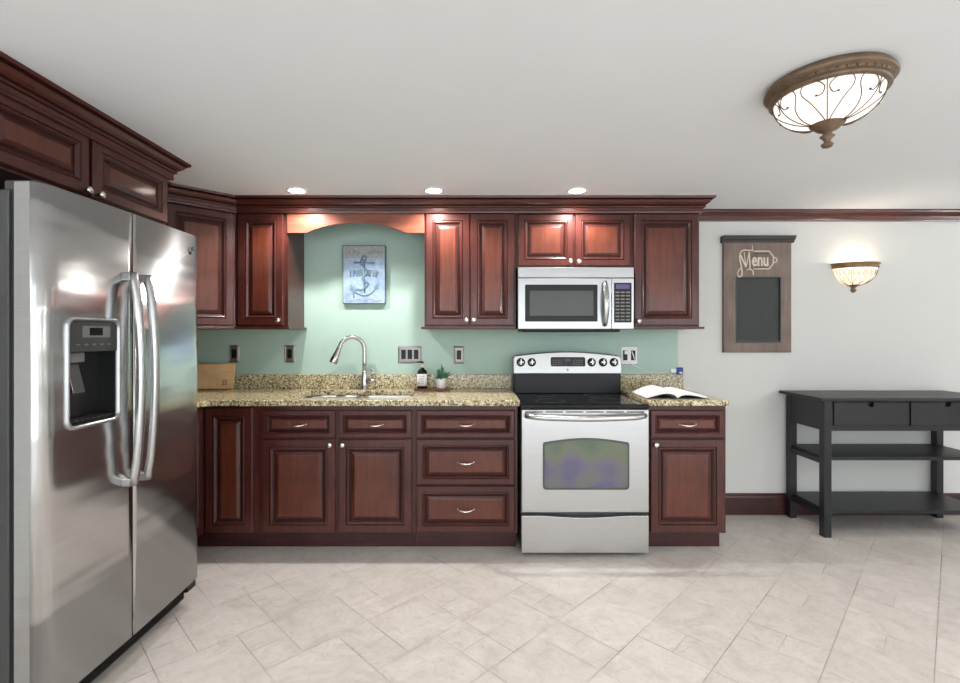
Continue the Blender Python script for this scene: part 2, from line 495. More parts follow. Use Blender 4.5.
def pull(parent, x, z, y=-0.0211, L=0.096):
    pts = []
    for i in range(13):
        t = i / 12; pts.append((x + (t - 0.5) * L, y - 0.004 - 0.024 * math.sin(PI * t) ** 0.6, z - 0.006 * math.sin(PI * t)))
    m = MB().tube(pts, [0.0035 + 0.0018 * math.sin(PI * i / 12) for i in range(13)], 0, 8)
    for sx in (-1, 1): m.tube([(x + sx * L / 2, y - 0.0002, z), (x + sx * L / 2, y - 0.007, z)], 0.0055, 0, 10)
    return m.build('handle', 'knob', parent)


B_F = -0.61   # face of the base cabinet boxes


def base_box(root, w, d=0.606, toe_l=0.0, toe_r=0.0, h=0.885):
    b_ = MB().box(0, w, 0, d, 0.115, h, 0).build('body', 'wood', root)
    MB().box(toe_l, w - toe_r, 0.075, d, 0.0, 0.1148, 0).build('toe_kick', 'trimwood', root); return b_


# base: corner cabinet (L shaped body with two doors meeting in the inner corner)
t = thing('corner_base_cabinet', 'cherry corner base cabinet with narrow raised panel doors beside the fridge', 'cabinet', (X0, 0, 0))
L_F = -1.645 - X0       # local x of the left run's face
poly = [(0.004, -0.004), (-1.302 - 0.002 - X0, -0.004), (-1.302 - 0.002 - X0, B_F), (L_F, B_F), (L_F, -1.12), (0.004, -1.12)]
m = MB().prism(poly, 0.115, 0.885, 'z'); m.build('body', 'wood', t); m = MB(); tp = [(x - (0.075 if x > 0.5 and abs(x - L_F) < 1e-6 else 0), y + (0.075 if abs(y - B_F) < 1e-6 else 0)) for x, y in poly]
m.prism(tp, 0.0, 0.1148, 'z'); m.build('toe_kick', 'trimwood', t)
d1 = raised_panel(0.285, 0.745).build('door', ['wood', 'glaze', 'panelwood'], t, (L_F + 0.024, B_F, 0.125))
d2 = raised_panel(0.30, 0.745).build('door', ['wood', 'glaze', 'panelwood'], t, (L_F, B_F - 0.024 - 0.30, 0.125)); d2.rotation_euler = (0, 0, PI / 2)

t = thing('sink_base_cabinet', 'cherry double door base cabinet under the sink', 'cabinet', (-1.302, B_F, 0))
W_ = 0.934; m = MB()
for q in ((0, W_, 0, 0.018, 0.115, 0.885), (0, 0.018, 0.018, 0.606, 0.115, 0.885), (W_ - 0.018, W_, 0.018, 0.606, 0.115, 0.885), (0.018, W_ - 0.018, 0.588, 0.606, 0.115, 0.885), (0.018, W_ - 0.018, 0.018, 0.588, 0.115, 0.133)): m.box(*q)
MB().box(0, W_, 0.075, 0.606, 0, 0.1148).build('toe_kick', 'trimwood', t)
m.build('body', 'wood', t)
for i, xx in enumerate((0.022, 0.482)):
    dr = door(t, xx, 0.692, 0.440, 0.166, 'drawer', 0, 0.62); pull(dr, 0.220, 0.083)
    dd = door(t, xx, 0.124, 0.440, 0.560, 'door'); knob(dd, 0.440 - 0.028 if i == 0 else 0.028, 0.560 - 0.03)
t = thing('drawer_base_cabinet', 'cherry three drawer base cabinet between the sink doors and the range', 'cabinet', (-0.366, B_F, 0))
base_box(t, 0.622)
for z, h in ((0.692, 0.166), (0.411, 0.274), (0.128, 0.275)):
    dr = door(t, 0.014, z, 0.592, h, 'drawer', 0, 0.62 if h < 0.2 else 0.8); pull(dr, 0.296, h / 2)
t = thing('end_base_cabinet', 'narrow cherry base cabinet with one drawer and one door to the right of the range', 'cabinet', (1.036, B_F, 0))
base_box(t, 0.478)
dr = door(t, 0.018, 0.692, 0.442, 0.166, 'drawer', 0, 0.62); pull(dr, 0.221, 0.083)
dd = door(t, 0.018, 0.124, 0.442, 0.560, 'door'); knob(dd, 0.028, 0.560 - 0.03)

# wall cabinets
U_F = -0.305; UZ0, UZ1 = 1.366, 2.135
LEDGE = [(0.0, 0.0), (-0.028, 0.0), (-0.030, 0.008), (-0.022, 0.014), (0.0, 0.020)]


def wall_box(root, w, z0=UZ0, z1=UZ1, d=0.302, ledge=True, lr=0.0, ll=0.0):
    MB().box(0, w, 0, d, z0, z1).build('body', 'wood', root)
    if ledge:
        m = MB(); m.box(-ll, w + lr, -0.034, d, z0 - 0.016, z0 - 0.0005, 0, 0.004); m.build('bottom_molding', 'wood_h', root)


t = thing('corner_wall_cabinet', 'cherry diagonal corner wall cabinet beside the fridge', 'cabinet', (0, 0, 0))
xr, xl, yl = -1.592, -1.592 - 0.305, U_F - 0.305
poly = [(X0 + 0.004, -0.004), (xr - 0.001, -0.004), (xr - 0.001, U_F), (xl, yl), (X0 + 0.004, yl)]
MB().prism(poly, UZ0, UZ1, 'z').build('body', 'wood', t)
e = 0.02
MB().prism([(X0 + 0.004, -0.004), (xr - 0.001, -0.004), (xr - 0.001, U_F - e), (xl + 0.005, yl - e), (X0 + 0.004, yl - e)], UZ0 - 0.016, UZ0 - 0.0005, 'z', bev=0.003).build('bottom_molding', 'wood_h', t)
dw = 0.305 * math.sqrt(2)
dd = raised_panel(dw - 0.05, 0.74).build('door', ['wood', 'glaze', 'panelwood'], t, (xl + 0.025 * R2, yl + 0.025 * R2, UZ0 + 0.008)); dd.rotation_euler = (0, 0, PI / 4)
knob(dd, 0.028, 0.035)

t = thing('narrow_wall_cabinet', 'narrow single door cherry wall cabinet beside the arched valance', 'cabinet', (-1.590, U_F, 0))
wall_box(t, 0.342, lr=0.02)
dd = door(t, 0.016, UZ0 + 0.008, 0.300, 0.742); knob(dd, 0.300 - 0.027, 0.035)
t = thing('double_wall_cabinet', 'tall two door cherry wall cabinet between the arched valance and microwave', 'cabinet', (-0.337, U_F, 0))
wall_box(t, 0.608, ll=0.02)
dd = door(t, 0.010, UZ0 + 0.008, 0.292, 0.742); knob(dd, 0.292 - 0.022, 0.035)
dd = door(t, 0.306, UZ0 + 0.008, 0.292, 0.742); knob(dd, 0.022, 0.035)
t = thing('microwave_wall_cabinet', 'short two door cherry wall cabinet above the microwave', 'cabinet', (0.273, U_F, 0))
wall_box(t, 0.772, z0=1.756, ledge=False)
dd = door(t, 0.014, 1.768, 0.366, 0.345, scale=0.9); knob(dd, 0.366 - 0.022, 0.03)
dd = door(t, 0.392, 1.768, 0.366, 0.345, scale=0.9); knob(dd, 0.022, 0.03)
t = thing('single_wall_cabinet', 'wide single door cherry wall cabinet at the right end of the run', 'cabinet', (1.047, U_F, 0))
wall_box(t, 0.449, lr=0.022)
dd = door(t, 0.012, UZ0 + 0.008, 0.425, 0.742); knob(dd, 0.024, 0.03)

# deep cabinet above the fridge, facing right
F_X = -1.607
t = thing('fridge_wall_cabinet', 'deep two door cherry cabinet over the stainless fridge', 'cabinet', (F_X, -1.99, 0), PI / 2)
MB().box(0, 0.976, 0, F_X - X0 - 0.004, 1.875, UZ1).build('body', 'wood', t)
dd = door(t, 0.012, 1.886, 0.445, 0.245, scale=0.95); knob(dd, 0.445 - 0.024, 0.014)
dd = door(t, 0.476, 1.886, 0.484, 0.245, scale=0.95); knob(dd, 0.024, 0.014)
# a plain wall cabinet fills the left wall between it and the corner
t = thing('side_wall_cabinet', 'cherry wall cabinet on the left wall behind the fridge cabinet', 'cabinet', (xl, -1.012, 0), PI / 2)
wl = yl - (-1.012)
MB().box(0, wl - 0.001, 0, xl - X0 - 0.004, UZ0, UZ1).build('body', 'wood', t)
door(t, 0.012, UZ0 + 0.008, wl - 0.03, 0.742)

# crown along the top of all the wall cabinets, mitred round every corner
CZ = 2.118
CP = [(0.000, CZ), (0.010, CZ), (0.012, CZ + 0.010), (0.010, CZ + 0.014), (0.011, CZ + 0.032), (0.020, CZ + 0.034), (0.024, CZ + 0.042), (0.020, CZ + 0.047), (0.027, CZ + 0.052), (0.040, CZ + 0.062),
      (0.050, CZ + 0.076), (0.056, CZ + 0.078), (0.054, CZ + 0.083), (0.066, CZ + 0.086), (0.070, CZ + 0.0995), (0.0, CZ + 0.0995)]


def sweep(path, prof, mat=0, dark=()):
    """moulding: path points in plan with the room to the right-hand side; mitred"""
    t = bmesh.new(); n = len(path); P = [Vector(p) for p in path]; rings = []
    for i in range(n):
        d0 = (P[i] - P[i - 1]).normalized() if i else (P[1] - P[0]).normalized()
        d1 = (P[i + 1] - P[i]).normalized() if i < n - 1 else d0
        n0 = Vector((d0.y, -d0.x)); n1 = Vector((d1.y, -d1.x)); nm = (n0 + n1); nm = nm / max(1e-6, nm.dot(n0))
        rings.append([t.verts.new((P[i].x + nm.x * o, P[i].y + nm.y * o, z)) for o, z in prof])
    k = len(prof)
    for i in range(n - 1):
        for j in range(k):
            t.faces.new((rings[i][j], rings[i][(j + 1) % k], rings[i + 1][(j + 1) % k], rings[i + 1][j])).material_index = 1 if j in dark else 0
    t.faces.new(rings[0]); t.faces.new(rings[-1]); bmesh.ops.recalc_face_normals(t, faces=t.faces)
    m = MB(); m._merge(t, None); return m


yc = -0.3265
path = [(X0 + 0.006, -1.99 - 0.0), (F_X + 0.0225, -1.99), (F_X + 0.0225, -1.0125), (xl + 0.02, -1.0125), (xl + 0.016, yl - 0.0), (xr + 0.009, yc), (1.4975, yc), (1.4975, -0.004)]
path[4] = (xl + 0.02, yl - 0.009)
t = thing('crown_molding', 'cherry crown molding capping the run of wall cabinets', 'molding', (0, 0, 0))
sweep(path, CP, 0, (2, 4, 6, 7, 11, 12)).build('cornice', ['wood_h', 'glaze'], t)
# backing strip the crown is nailed to
m = MB(); m.box(xr, 1.4955, U_F + 0.001, -0.01, UZ1 + 0.0005, ceil_z - 0.001); m.build('backing_board', 'wood_h', t)
t['label'] = 'cherry crown molding capping the run of wall cabinets at the ceiling'

# arched valance
v0, v1 = -1.2475, -0.3375; zb, za, zt = 1.990, 2.056, 2.134
poly = [(v0, zt), (v0, zb), (-1.115, zb)]
xs0, xs1 = -1.115, -0.462
for i in range(25):
    s_ = i / 24; u_ = 2 * s_ - 1
    zz = zb + (za - zb) * (1 - abs(u_) ** 2.2) ** 0.95 + (0.0 if 0 < i < 24 else 0)
    poly.append((xs0 + (xs1 - xs0) * s_, zz))
poly += [(v1, zb), (v1, zt)]
poly = [p for i, p in enumerate(poly) if i == 0 or (abs(p[0] - poly[i - 1][0]) + abs(p[1] - poly[i - 1][1])) > 1e-5]
tag(MB().prism(poly, -0.322, -0.300, 'y').build('arched_valance', 'wood_v'), 'cherry valance board with an arched lower edge over the sink', 'valance')

# ------------------------------------------------------------------ countertops, sink, faucet
CT0, CT1, CF = 0.886, 0.921, -0.65
t = thing('countertop', 'long speckled granite countertop with backsplash around the sink', 'countertop', (0, 0, 0))
SX0, SX1, SY0, SY1 = -1.150, -0.405, -0.550, -0.135     # sink cut-out
CE = 0.266                                               # ends at the range


def rrect(x0, x1, y0, y1, r, n=6):
    o = []
    for cx, cy, a in ((x1 - r, y1 - r, 0), (x0 + r, y1 - r, PI / 2), (x0 + r, y0 + r, PI), (x1 - r, y0 + r, 1.5 * PI)):
        o += [(cx + r * math.cos(a + PI / 2 * i / n), cy + r * math.sin(a + PI / 2 * i / n)) for i in range(n + 1)]
    return o


def slab_with_hole(outer, hole, z0, z1):
    bm_ = bmesh.new()
    eo, vo = [], []
    for P in ([outer] if hole is None else [outer, hole]):
        vv = [bm_.verts.new((x, y, z1)) for x, y in P]
        for i in range(len(vv)): eo.append(bm_.edges.new((vv[i], vv[(i + 1) % len(vv)])))
        vo.append(vv)
    r = bmesh.ops.triangle_fill(bm_, use_beauty=True, use_dissolve=False, edges=eo)
    top = [f_ for f_ in bm_.faces]
    ex = bmesh.ops.extrude_face_region(bm_, geom=top)
    nv = [g_ for g_ in ex['geom'] if isinstance(g_, bmesh.types.BMVert)]
    bmesh.ops.translate(bm_, vec=(0, 0, z0 - z1), verts=nv)
    bmesh.ops.recalc_face_normals(bm_, faces=bm_.faces)
    return bm_


LEFT_EDGE = -1.61
outer = [(X0 + 0.002, -0.002), (CE, -0.002), (CE, CF)] + [(LEFT_EDGE + 0.05, CF), (LEFT_EDGE + 0.015, CF - 0.012), (LEFT_EDGE, CF - 0.05)] + [(LEFT_EDGE, -1.13), (X0 + 0.002, -1.13)]
bm_ = slab_with_hole(outer, rrect(SX0, SX1, SY0, SY1, 0.08), CT0, CT1)
eds = [e_ for e_ in bm_.edges if len(e_.link_faces) == 2 and e_.calc_face_angle(0) > 1.0 and abs(e_.verts[0].co.z - e_.verts[1].co.z) < 1e-6 and e_.verts[0].co.y < -0.01]
bmesh.ops.bevel(bm_, geom=eds, offset=0.006, segments=3, profile=0.5, affect='EDGES')
m = MB(); m._merge(bm_, 0); m.build('slab', 'granite', t)
MB().box(X0 + 0.024, CE, -0.022, -0.001, CT1 + 0.0003, 1.024, 0, 0.003).build('backsplash', 'granite', t)
MB().box(X0 + 0.002, X0 + 0.022, -1.12, -0.001, CT1 + 0.0003, 1.024, 0, 0.003).build('backsplash', 'granite', t)
t = thing('countertop', 'short granite countertop with backsplash to the right of the range', 'countertop', (0, 0, 0))
MB().box(1.030, 1.518, CF, -0.002, CT0, CT1, 0, 0.008, 3).build('slab', 'granite', t)
MB().box(1.032, 1.518, -0.022, -0.001, CT1 + 0.0003, 1.024, 0, 0.003).build('backsplash', 'granite', t)

t = thing('kitchen_sink', 'stainless double bowl sink set into the long granite countertop', 'sink', ((SX0 + SX1) / 2, (SY0 + SY1) / 2, 0))
hx, hy = (SX1 - SX0) / 2, (SY1 - SY0) / 2


def bowl(x0, x1):
    t_ = bmesh.new(); L = []
    for ins, z in ((-0.012, 0.8855), (0.0, 0.8835), (0.004, 0.875), (0.012, 0.74), (0.03, 0.715), (0.06, 0.708)):
        r_ = max(0.05 - ins * 0.5, 0.012)
        L.append([t_.verts.new((x, y, z)) for x, y in rrect(x0 + ins, x1 - ins, -hy + ins, hy - ins, r_)])
    for A, B in zip(L, L[1:]):
        for i in range(len(A)): t_.faces.new((A[i], A[(i + 1) % len(A)], B[(i + 1) % len(B)], B[i]))
    t_.faces.new(L[-1]); bmesh.ops.recalc_face_normals(t_, faces=t_.faces)
    for f_ in t_.faces:
        pass
    m_ = MB(); m_._merge(t_, 0, True); return m_


for x0, x1 in ((-hx - 0.004, -0.012), (0.012, hx + 0.004)):
    bo = bowl(x0, x1).build('bowl', 'sinksteel', t)
    MB().lathe([(0, 0.7085), (0.02, 0.7085), (0.036, 0.712), (0.042, 0.7095)], ((x0 + x1) / 2, 0, 0), 20).build('drain', 'chrome', bo)

fx, fy = -0.790, -0.080
t = thing('kitchen_faucet', 'tall brushed nickel gooseneck faucet behind the sink', 'faucet', (fx, fy, CT1 + 0.0006))
MB().lathe([(0, 0), (0.031, 0), (0.031, 0.006), (0.027, 0.010), (0.025, 0.05), (0.0225, 0.085), (0.017, 0.12), (0.0145, 0.135), (0, 0.135)], seg=24).build('base', 'nickel', t)
dirv = Vector((-0.86, -0.51, 0)); Rr = 0.089; pts = [(0, 0, 0.12), (0, 0, 0.20), (0, 0, 0.285)]
for i in range(1, 19):
    a_ = PI * 0.90 * i / 18; k_ = Rr * (1 - math.cos(a_)); pts.append((dirv.x * k_, dirv.y * k_, 0.285 + Rr * math.sin(a_)))
MB().tube(pts, 0.0150, 0, 14).build('neck', 'nickel', t)
p = Vector(pts[-1]); dn = (Vector(pts[-1]) - Vector(pts[-2])).normalized()
hd = [p, p + dn * 0.012, p + dn * 0.018, p + dn * 0.080, p + dn * 0.122, p + dn * 0.128]
MB().tube(hd, [0.0155, 0.0165, 0.0175, 0.024, 0.030, 0.026], 0, 16).build('spray_head', 'nickel', t)
m = MB().tube([(0.018, -0.010, 0.060), (0.068, -0.014, 0.063), (0.074, -0.014, 0.063)], [0.018, 0.018, 0.014], 0, 16)
m.tube([(0.058, -0.014, 0.074), (0.068, -0.018, 0.112), (0.054, -0.020, 0.152)], [0.007, 0.0055, 0.009], 0, 10); m.build('lever', 'nickel', t)

# ------------------------------------------------------------------ range
RX, RY, RW = 0.270, -0.69, 0.756
t = thing('kitchen_range', 'stainless electric range with black glass top between the base cabinets', 'range', (RX, RY, 0))
m = MB(); m.box(0.004, RW - 0.004, 0.045, 0.665, 0.03, 0.872, 0)
for sx in (0.05, RW - 0.05):
    for sy in (0.08, 0.62): m.box(sx - 0.02, sx + 0.02, sy - 0.02, sy + 0.02, 0.0, 0.03, 0)
m.build('body', 'darkgrey', t)
dr = MB()
poly = [(0.004, 0.028), (RW - 0.004, 0.028), (RW - 0.004, 0.247)] + [(RW - 0.004 - (RW - 0.008) * i / 24, 0.247 - 0.012 * max(0.0, math.cos((i / 24 - 0.5) * PI * 1.5)) ** 1.2) for i in range(1, 24)] + [(0.004, 0.247)]
dr.prism(poly, 0.002, 0.042, 'y', 0, 0.003); dr.build('drawer', 'steel', t)
do = MB(); do.box(0.004, RW - 0.004, 0.0, 0.043, 0.268, 0.871, 0, 0.004)
dob = do.build('oven_door', 'steel', t)
wx0, wx1, wz0, wz1, wzc = 0.128, 0.636, 0.402, 0.683, 0.706


def archwin(ins, n=16):
    x0, x1, z0, zs, zc = wx0 + ins, wx1 - ins, wz0 + ins, wz1 - ins, wzc - ins; r = 0.018
    P = [(x0, z0 + r), (x0 + r * .3, z0 + r * .3), (x0 + r, z0), (x1 - r, z0), (x1 - r * .3, z0 + r * .3), (x1, z0 + r), (x1, zs - r), (x1 - r * .25, zs - r * .2), (x1 - r, zs)]
    for i in range(1, n):
        s_ = i / n; x = x1 - r + (x0 + 2 * r - x1) * s_; P.append((x, zs + (zc - zs) * math.sin(PI * s_)))
    return P + [(x0 + r, zs), (x0 + r * .25, zs - r * .2), (x0, zs - r)]


MB().prism(archwin(0), -0.0035, -0.0002, 'y').build('window_surround', 'ovenrim', dob)
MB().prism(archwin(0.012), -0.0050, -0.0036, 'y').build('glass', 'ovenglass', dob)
pts = []
for i in range(25):
    s_ = i / 24; e_ = min(1.0, min(s_, 1 - s_) * 9); pts.append((0.03 + (RW - 0.06) * s_, -0.008 - 0.042 * math.sin(e_ * PI / 2), 0.838 - 0.012 * math.sin(PI * s_)))
MB().tube(pts, 0.0165, 0, 12, flat=(1.0, 1.0)).build('handle', 'steel', dob)
m = MB()
for i in range(6):
    x = 0.02 + i * (RW - 0.04) / 6; m.box(x + 0.004, x + (RW - 0.04) / 6 - 0.012, -0.0012, 0.0, 0.855, 0.862)
m.build('vent', 'black', dob)
m = MB(); m.box(-0.001, RW + 0.001, 0.004, 0.56, 0.874, 0.902, 0, 0.006)
ct = m.build('cooktop', 'blackglass', t)
for (bx, by, br) in ((0.20, 0.17, 0.09), (0.55, 0.17, 0.11), (0.20, 0.43, 0.075), (0.55, 0.43, 0.085)):
    MB().lathe([(br, 0.9021), (br, 0.9024), (br - 0.004, 0.9024), (br - 0.004, 0.9021)], (bx, by, 0), 40).build('burner', 'darkgrey', ct)
# backguard: black lower vent, steel upper panel with a bowed top
m = MB(); m.box(0.004, RW - 0.004, 0.540, 0.66, 0.9, 1.042, 0, 0.006); m.build('back_vent', 'black', t)
poly = [(0.0, 1.038), (RW + 0.001, 1.038), (RW + 0.001, 1.150)] + [(RW + 0.001 - 0.012 * (1 - math.cos(a_)), 1.150 + 0.012 * math.sin(a_)) for a_ in (0.5, 1.0)] + \
       [(RW - 0.012 - (RW - 0.024) * i / 20, 1.166 + 0.028 * math.sin(PI * i / 20)) for i in range(0, 21)] + [(0.002, 1.158), (0.0, 1.150)]
bg = MB().prism(poly, 0.542, 0.655, 'y', 0, 0.006).build('backguard', 'steel', t)
MB().prism([(x, z + 0.004) for x, z in poly if z > 1.14][::1], 0.556, 0.662, 'y', 0).build('trim_edge', 'darkgrey', bg)
kx = [0.052, 0.129, 0.549, 0.629, 0.706]
for x in kx:
    kb = MB().lathe([(0, 0), (0.030, 0), (0.030, 0.004), (0.024, 0.006), (0, 0.006)], (x, 0.5418, 1.119), 24, 0, Matrix.Rotation(PI / 2, 4, 'X')).build('control_knob', 'black', bg)
    MB().lathe([(0, 0.006), (0.021, 0.006), (0.019, 0.024), (0, 0.025)], (x, 0.5418, 1.119), 20, 0, Matrix.Rotation(PI / 2, 4, 'X')).box(x - 0.0045, x + 0.0045, 0.508, 0.520, 1.100, 1.138, 0, 0.001).build('knob_grip', 'chrome', kb)
m = MB(); m.prism(rrect(0.262, 0.505, 1.090, 1.156, 0.012), 0.538, 0.5418, 'y'); dp = m.build('display', 'dispdark', bg)
m = MB()
for i in range(4):
    for j in range(3): m.box(0.275 + i * 0.018, 0.287 + i * 0.018, 0.5372, 0.538, 1.102 + j * 0.015, 1.106 + j * 0.015)
m.build('keypad', 'key', dp); m = MB()
for i in range(4):
    for j in range(3): m.box(0.418 + i * 0.018, 0.430 + i * 0.018, 0.5372, 0.538, 1.102 + j * 0.015, 1.106 + j * 0.015)
m.build('keypad', 'key', dp); MB().box(0.362, 0.404, 0.5372, 0.538, 1.125, 1.142).build('clock', 'blade', dp)
MB().lathe([(0, 0), (0.009, 0), (0.008, 0.002), (0, 0.002)], (0.380, 0.5418, 1.066), 20, 0, Matrix.Rotation(PI / 2, 4, 'X')).build('badge', 'nickel', bg)

pv = Vector((0, 0.542, 1.038)); bg.matrix_basis = Matrix.Translation(pv) @ Matrix.Rotation(-0.14, 4, 'X') @ Matrix.Translation(-pv)

# ------------------------------------------------------------------ microwave
MX, MW = 0.281, 0.758; MZ0, MZ1 = 1.349, 1.7545; MYF = -0.372
t = thing('microwave', 'stainless over the range microwave with black keypad', 'microwave', (MX, MYF, 0))
MB().box(0.002, MW - 0.002, 0.03, 0.366, MZ0 + 0.004, MZ1).build('body', 'darkgrey', t)
m = MB(); m.box(0.03, MW - 0.08, 0.03, 0.34, MZ0 - 0.018, MZ0 + 0.006, 0, 0.008); m.build('vent', 'black', t)
MB().box(0, MW, 0.0, 0.032, 1.685, MZ1, 0, 0.004).build('top_panel', 'mwsteel', t)
md = MB().box(0, 0.612, 0.0, 0.034, MZ0, 1.683, 0, 0.004).build('door', 'mwsteel', t)
MB().prism(rrect(0.046, 0.520, 1.398, 1.640, 0.008), -0.003, -0.0002, 'y').build('window_frame', 'black', md)
MB().prism(rrect(0.076, 0.492, 1.436, 1.600, 0.006), -0.0045, -0.0031, 'y').build('screen', 'mwscreen', md)
pts = [(0.567, -0.004 - 0.034 * math.sin(PI * i / 16) ** 0.5, 1.372 + 0.286 * i / 16) for i in range(17)]
MB().tube(pts, [0.012 + 0.006 * math.sin(PI * i / 16) for i in range(17)], 0, 12, flat=(1.15, 0.8)).build('handle', 'mwsteel', md)
cp = MB().box(0.614, MW, 0.0, 0.034, MZ0, 1.683, 0, 0.004).build('control_panel', 'mwsteel', t)
MB().prism(rrect(0.628, 0.742, 1.392, 1.652, 0.005), -0.002, -0.0002, 'y').build('keypad', 'black', cp)
MB().box(0.640, 0.730, -0.003, -0.0021, 1.612, 1.642).build('display', 'blade', cp)
m = MB()
for r_ in range(9):
    for c_ in range(3):
        zz = 1.405 + r_ * 0.0225; xx = 0.637 + c_ * 0.034; m.box(xx, xx + 0.026, -0.0028, -0.0021, zz, zz + 0.009)
m.build('keys', 'key', cp)

# ------------------------------------------------------------------ refrigerator (faces right)
FX = -1.345; FY0, FY1 = -2.018, -1.147; FZ0, FZ1 = 0.128, 1.788
t = thing('refrigerator', 'stainless side by side refrigerator with water dispenser', 'refrigerator', (FX, FY0, 0), PI / 2)
# local: x = along the front (towards the back wall), y = depth away from the room, z up; face near y=0
FWD = FY1 - FY0; SPL = 0.392
m = MB(); m.box(0.004, FWD - 0.004, 0.108, 0.86, 0.03, 1.765, 0, 0.004)
for sx in (0.05, FWD - 0.05):
    for sy in (0.16, 0.8): m.box(sx - 0.025, sx + 0.025, sy - 0.025, sy + 0.025, 0.0, 0.031, 0)
m.build('body', 'fridgeside', t)
MB().box(0.012, FWD - 0.012, 0.092, 0.108, 0.12, 1.765).build('gasket', 'seam', t)
m = MB(); m.box(0.02, FWD - 0.02, 0.075, 0.106, 0.025, 0.100, 0)
for i in range(6): m.box(0.03, FWD - 0.03, 0.070, 0.076, 0.034 + i * 0.010, 0.039 + i * 0.010)
m.build('toe_grille', 'black', t)
for sx in (0.06, FWD - 0.06): MB().box(sx - 0.04, sx + 0.04, 0.03, 0.14, 1.765, 1.80, 0, 0.006).build('hinge_cover', 'darkgrey', t)


def fdoor(x0, x1, r0, r1, hole=None):
    """bowed door slab: outline in plan, extruded; optional rectangular hole (x0,x1,z0,z1) cut through its face"""
    def yf(x):       # plan curve of the face across the whole fridge
        u_ = (x / FWD) * 2 - 1; y = 0.010 * u_ * u_
        if r0 and x - x0 < r0: q = 1 - (x - x0) / r0; y += 0.030 * (1 - math.sqrt(max(0, 1 - q * q)))
        if r1 and x1 - x < r1: q = 1 - (x1 - x) / r1; y += 0.030 * (1 - math.sqrt(max(0, 1 - q * q)))
        return y
    xs = [x0 + (x1 - x0) * i / 22 for i in range(23)] + [x0 + r0 * q for q in (0.02, 0.08, 0.18, .35, .6) if r0] + [x1 - r1 * q for q in (0.02, 0.08, 0.18, .35, .6) if r1]
    zs = [FZ0, FZ1]
    if hole: xs += [hole[0], hole[1]]; zs = [FZ0, hole[2], hole[3], FZ1]
    xs = sorted(set(round(x, 5) for x in xs)); bmx = bmesh.new(); yb = 0.088
    G = [[bmx.verts.new((x, yf(x), z)) for z in zs] for x in xs]
    for i in range(len(xs) - 1):
        for j in range(len(zs) - 1):
            if hole and hole[0] - 1e-4 <= xs[i] and xs[i + 1] <= hole[1] + 1e-4 and j == 1: continue
            f_ = bmx.faces.new((G[i][j], G[i + 1][j], G[i + 1][j + 1], G[i][j + 1])); f_.smooth = True
    Bk = [[bmx.verts.new((x, yb, z)) for z in (FZ0, FZ1)] for x in xs]
    for i in range(len(xs) - 1):
        bmx.faces.new((Bk[i][0], Bk[i + 1][0], G[i + 1][0], G[i][0])); bmx.faces.new((G[i][-1], G[i + 1][-1], Bk[i + 1][1], Bk[i][1]))
        bmx.faces.new((Bk[i][0], Bk[i][1], Bk[i + 1][1], Bk[i + 1][0]))
    for i in (0, -1):
        bmx.faces.new([G[i][j] for j in range(len(zs))] + [Bk[i][1], Bk[i][0]])
    bmesh.ops.recalc_face_normals(bmx, faces=bmx.faces)
    m_ = MB(); me_ = bpy.data.meshes.new('tmp'); bmx.to_mesh(me_); bmx.free(); m_.bm.from_mesh(me_); bpy.data.meshes.remove(me_); return m_


HX0, HX1, HZ0, HZ1 = 0.098, 0.322, 1.000, 1.362
fd = fdoor(0.0, SPL - 0.003, 0.05, 0.0, (HX0, HX1, HZ0, HZ1)).build('freezer_door', 'fridge_steel', t)
rd = fdoor(SPL + 0.003, FWD, 0.0, 0.03).build('fresh_food_door', 'fridge_steel', t)
for (x, par, dx) in ((SPL - 0.040, fd, 0.0), (SPL + 0.040, rd, 0.0)):
    pts = []
    for i in range(25):
        s_ = i / 24; e_ = min(1.0, min(s_, 1 - s_) * 7)
        pts.append((x, -0.030 - 0.008 * math.sin(e_ * PI / 2) - 0.026 * math.sin(PI * s_), 0.735 + (1.548 - 0.735) * s_))
    m = MB().tube(pts, 0.0150, 0, 14, flat=(1.15, 1.0))
    for zz in (0.747, 1.535): m.box(x - 0.017, x + 0.017, -0.034, 0.003, zz - 0.016, zz + 0.016, 0, 0.005)
    m.build('handle', 'steel', par)
for sx in (0.05, FWD - 0.05): MB().box(sx - 0.035, sx + 0.035, 0.02, 0.12, 0.085, 0.126, 0, 0.004).build('bottom_hinge', 'black', t)
# dispenser: bezel, control face, cavity, paddle, grille
# bezel ring as concentric rounded loops
bb = bmesh.new(); L = []
for ins, y in ((-0.010, 0.010), (-0.009, -0.001), (-0.005, -0.005), (0.002, -0.002), (0.004, 0.012)):
    L.append([bb.verts.new((x, y, z)) for x, z in rrect(HX0 + ins, HX1 - ins, HZ0 + ins, HZ1 - ins, 0.026 - ins * 0.5)])
for A, B in zip(L, L[1:]):
    for i in range(len(A)): bb.faces.new((A[i], A[(i + 1) % len(A)], B[(i + 1) % len(B)], B[i]))
bmesh.ops.recalc_face_normals(bb, faces=bb.faces)
dsp = MB(); dsp._merge(bb, 0, True); dsp = dsp.build('dispenser', 'bezel', fd)
cz = 1.252
m = MB(); x0, x1, z0, z1, yb = HX0 + 0.003, HX1 - 0.003, HZ0 + 0.003, HZ1 - 0.003, 0.080
bb = bmesh.new(); q = [bb.verts.new(p_) for p_ in ((x0, 0.008, z0), (x1, 0.008, z0), (x1, 0.008, z1), (x0, 0.008, z1), (x0, yb, z0), (x1, yb, z0), (x1, yb, z1), (x0, yb, z1))]
for k_ in ((0, 1, 5, 4), (1, 2, 6, 5), (2, 3, 7, 6), (3, 0, 4, 7), (4, 5, 6, 7)): bb.faces.new([q[i] for i in k_])
bmesh.ops.recalc_face_normals(bb, faces=bb.faces); m._merge(bb, 0)
m.build('dispenser_recess', 'recess', fd)
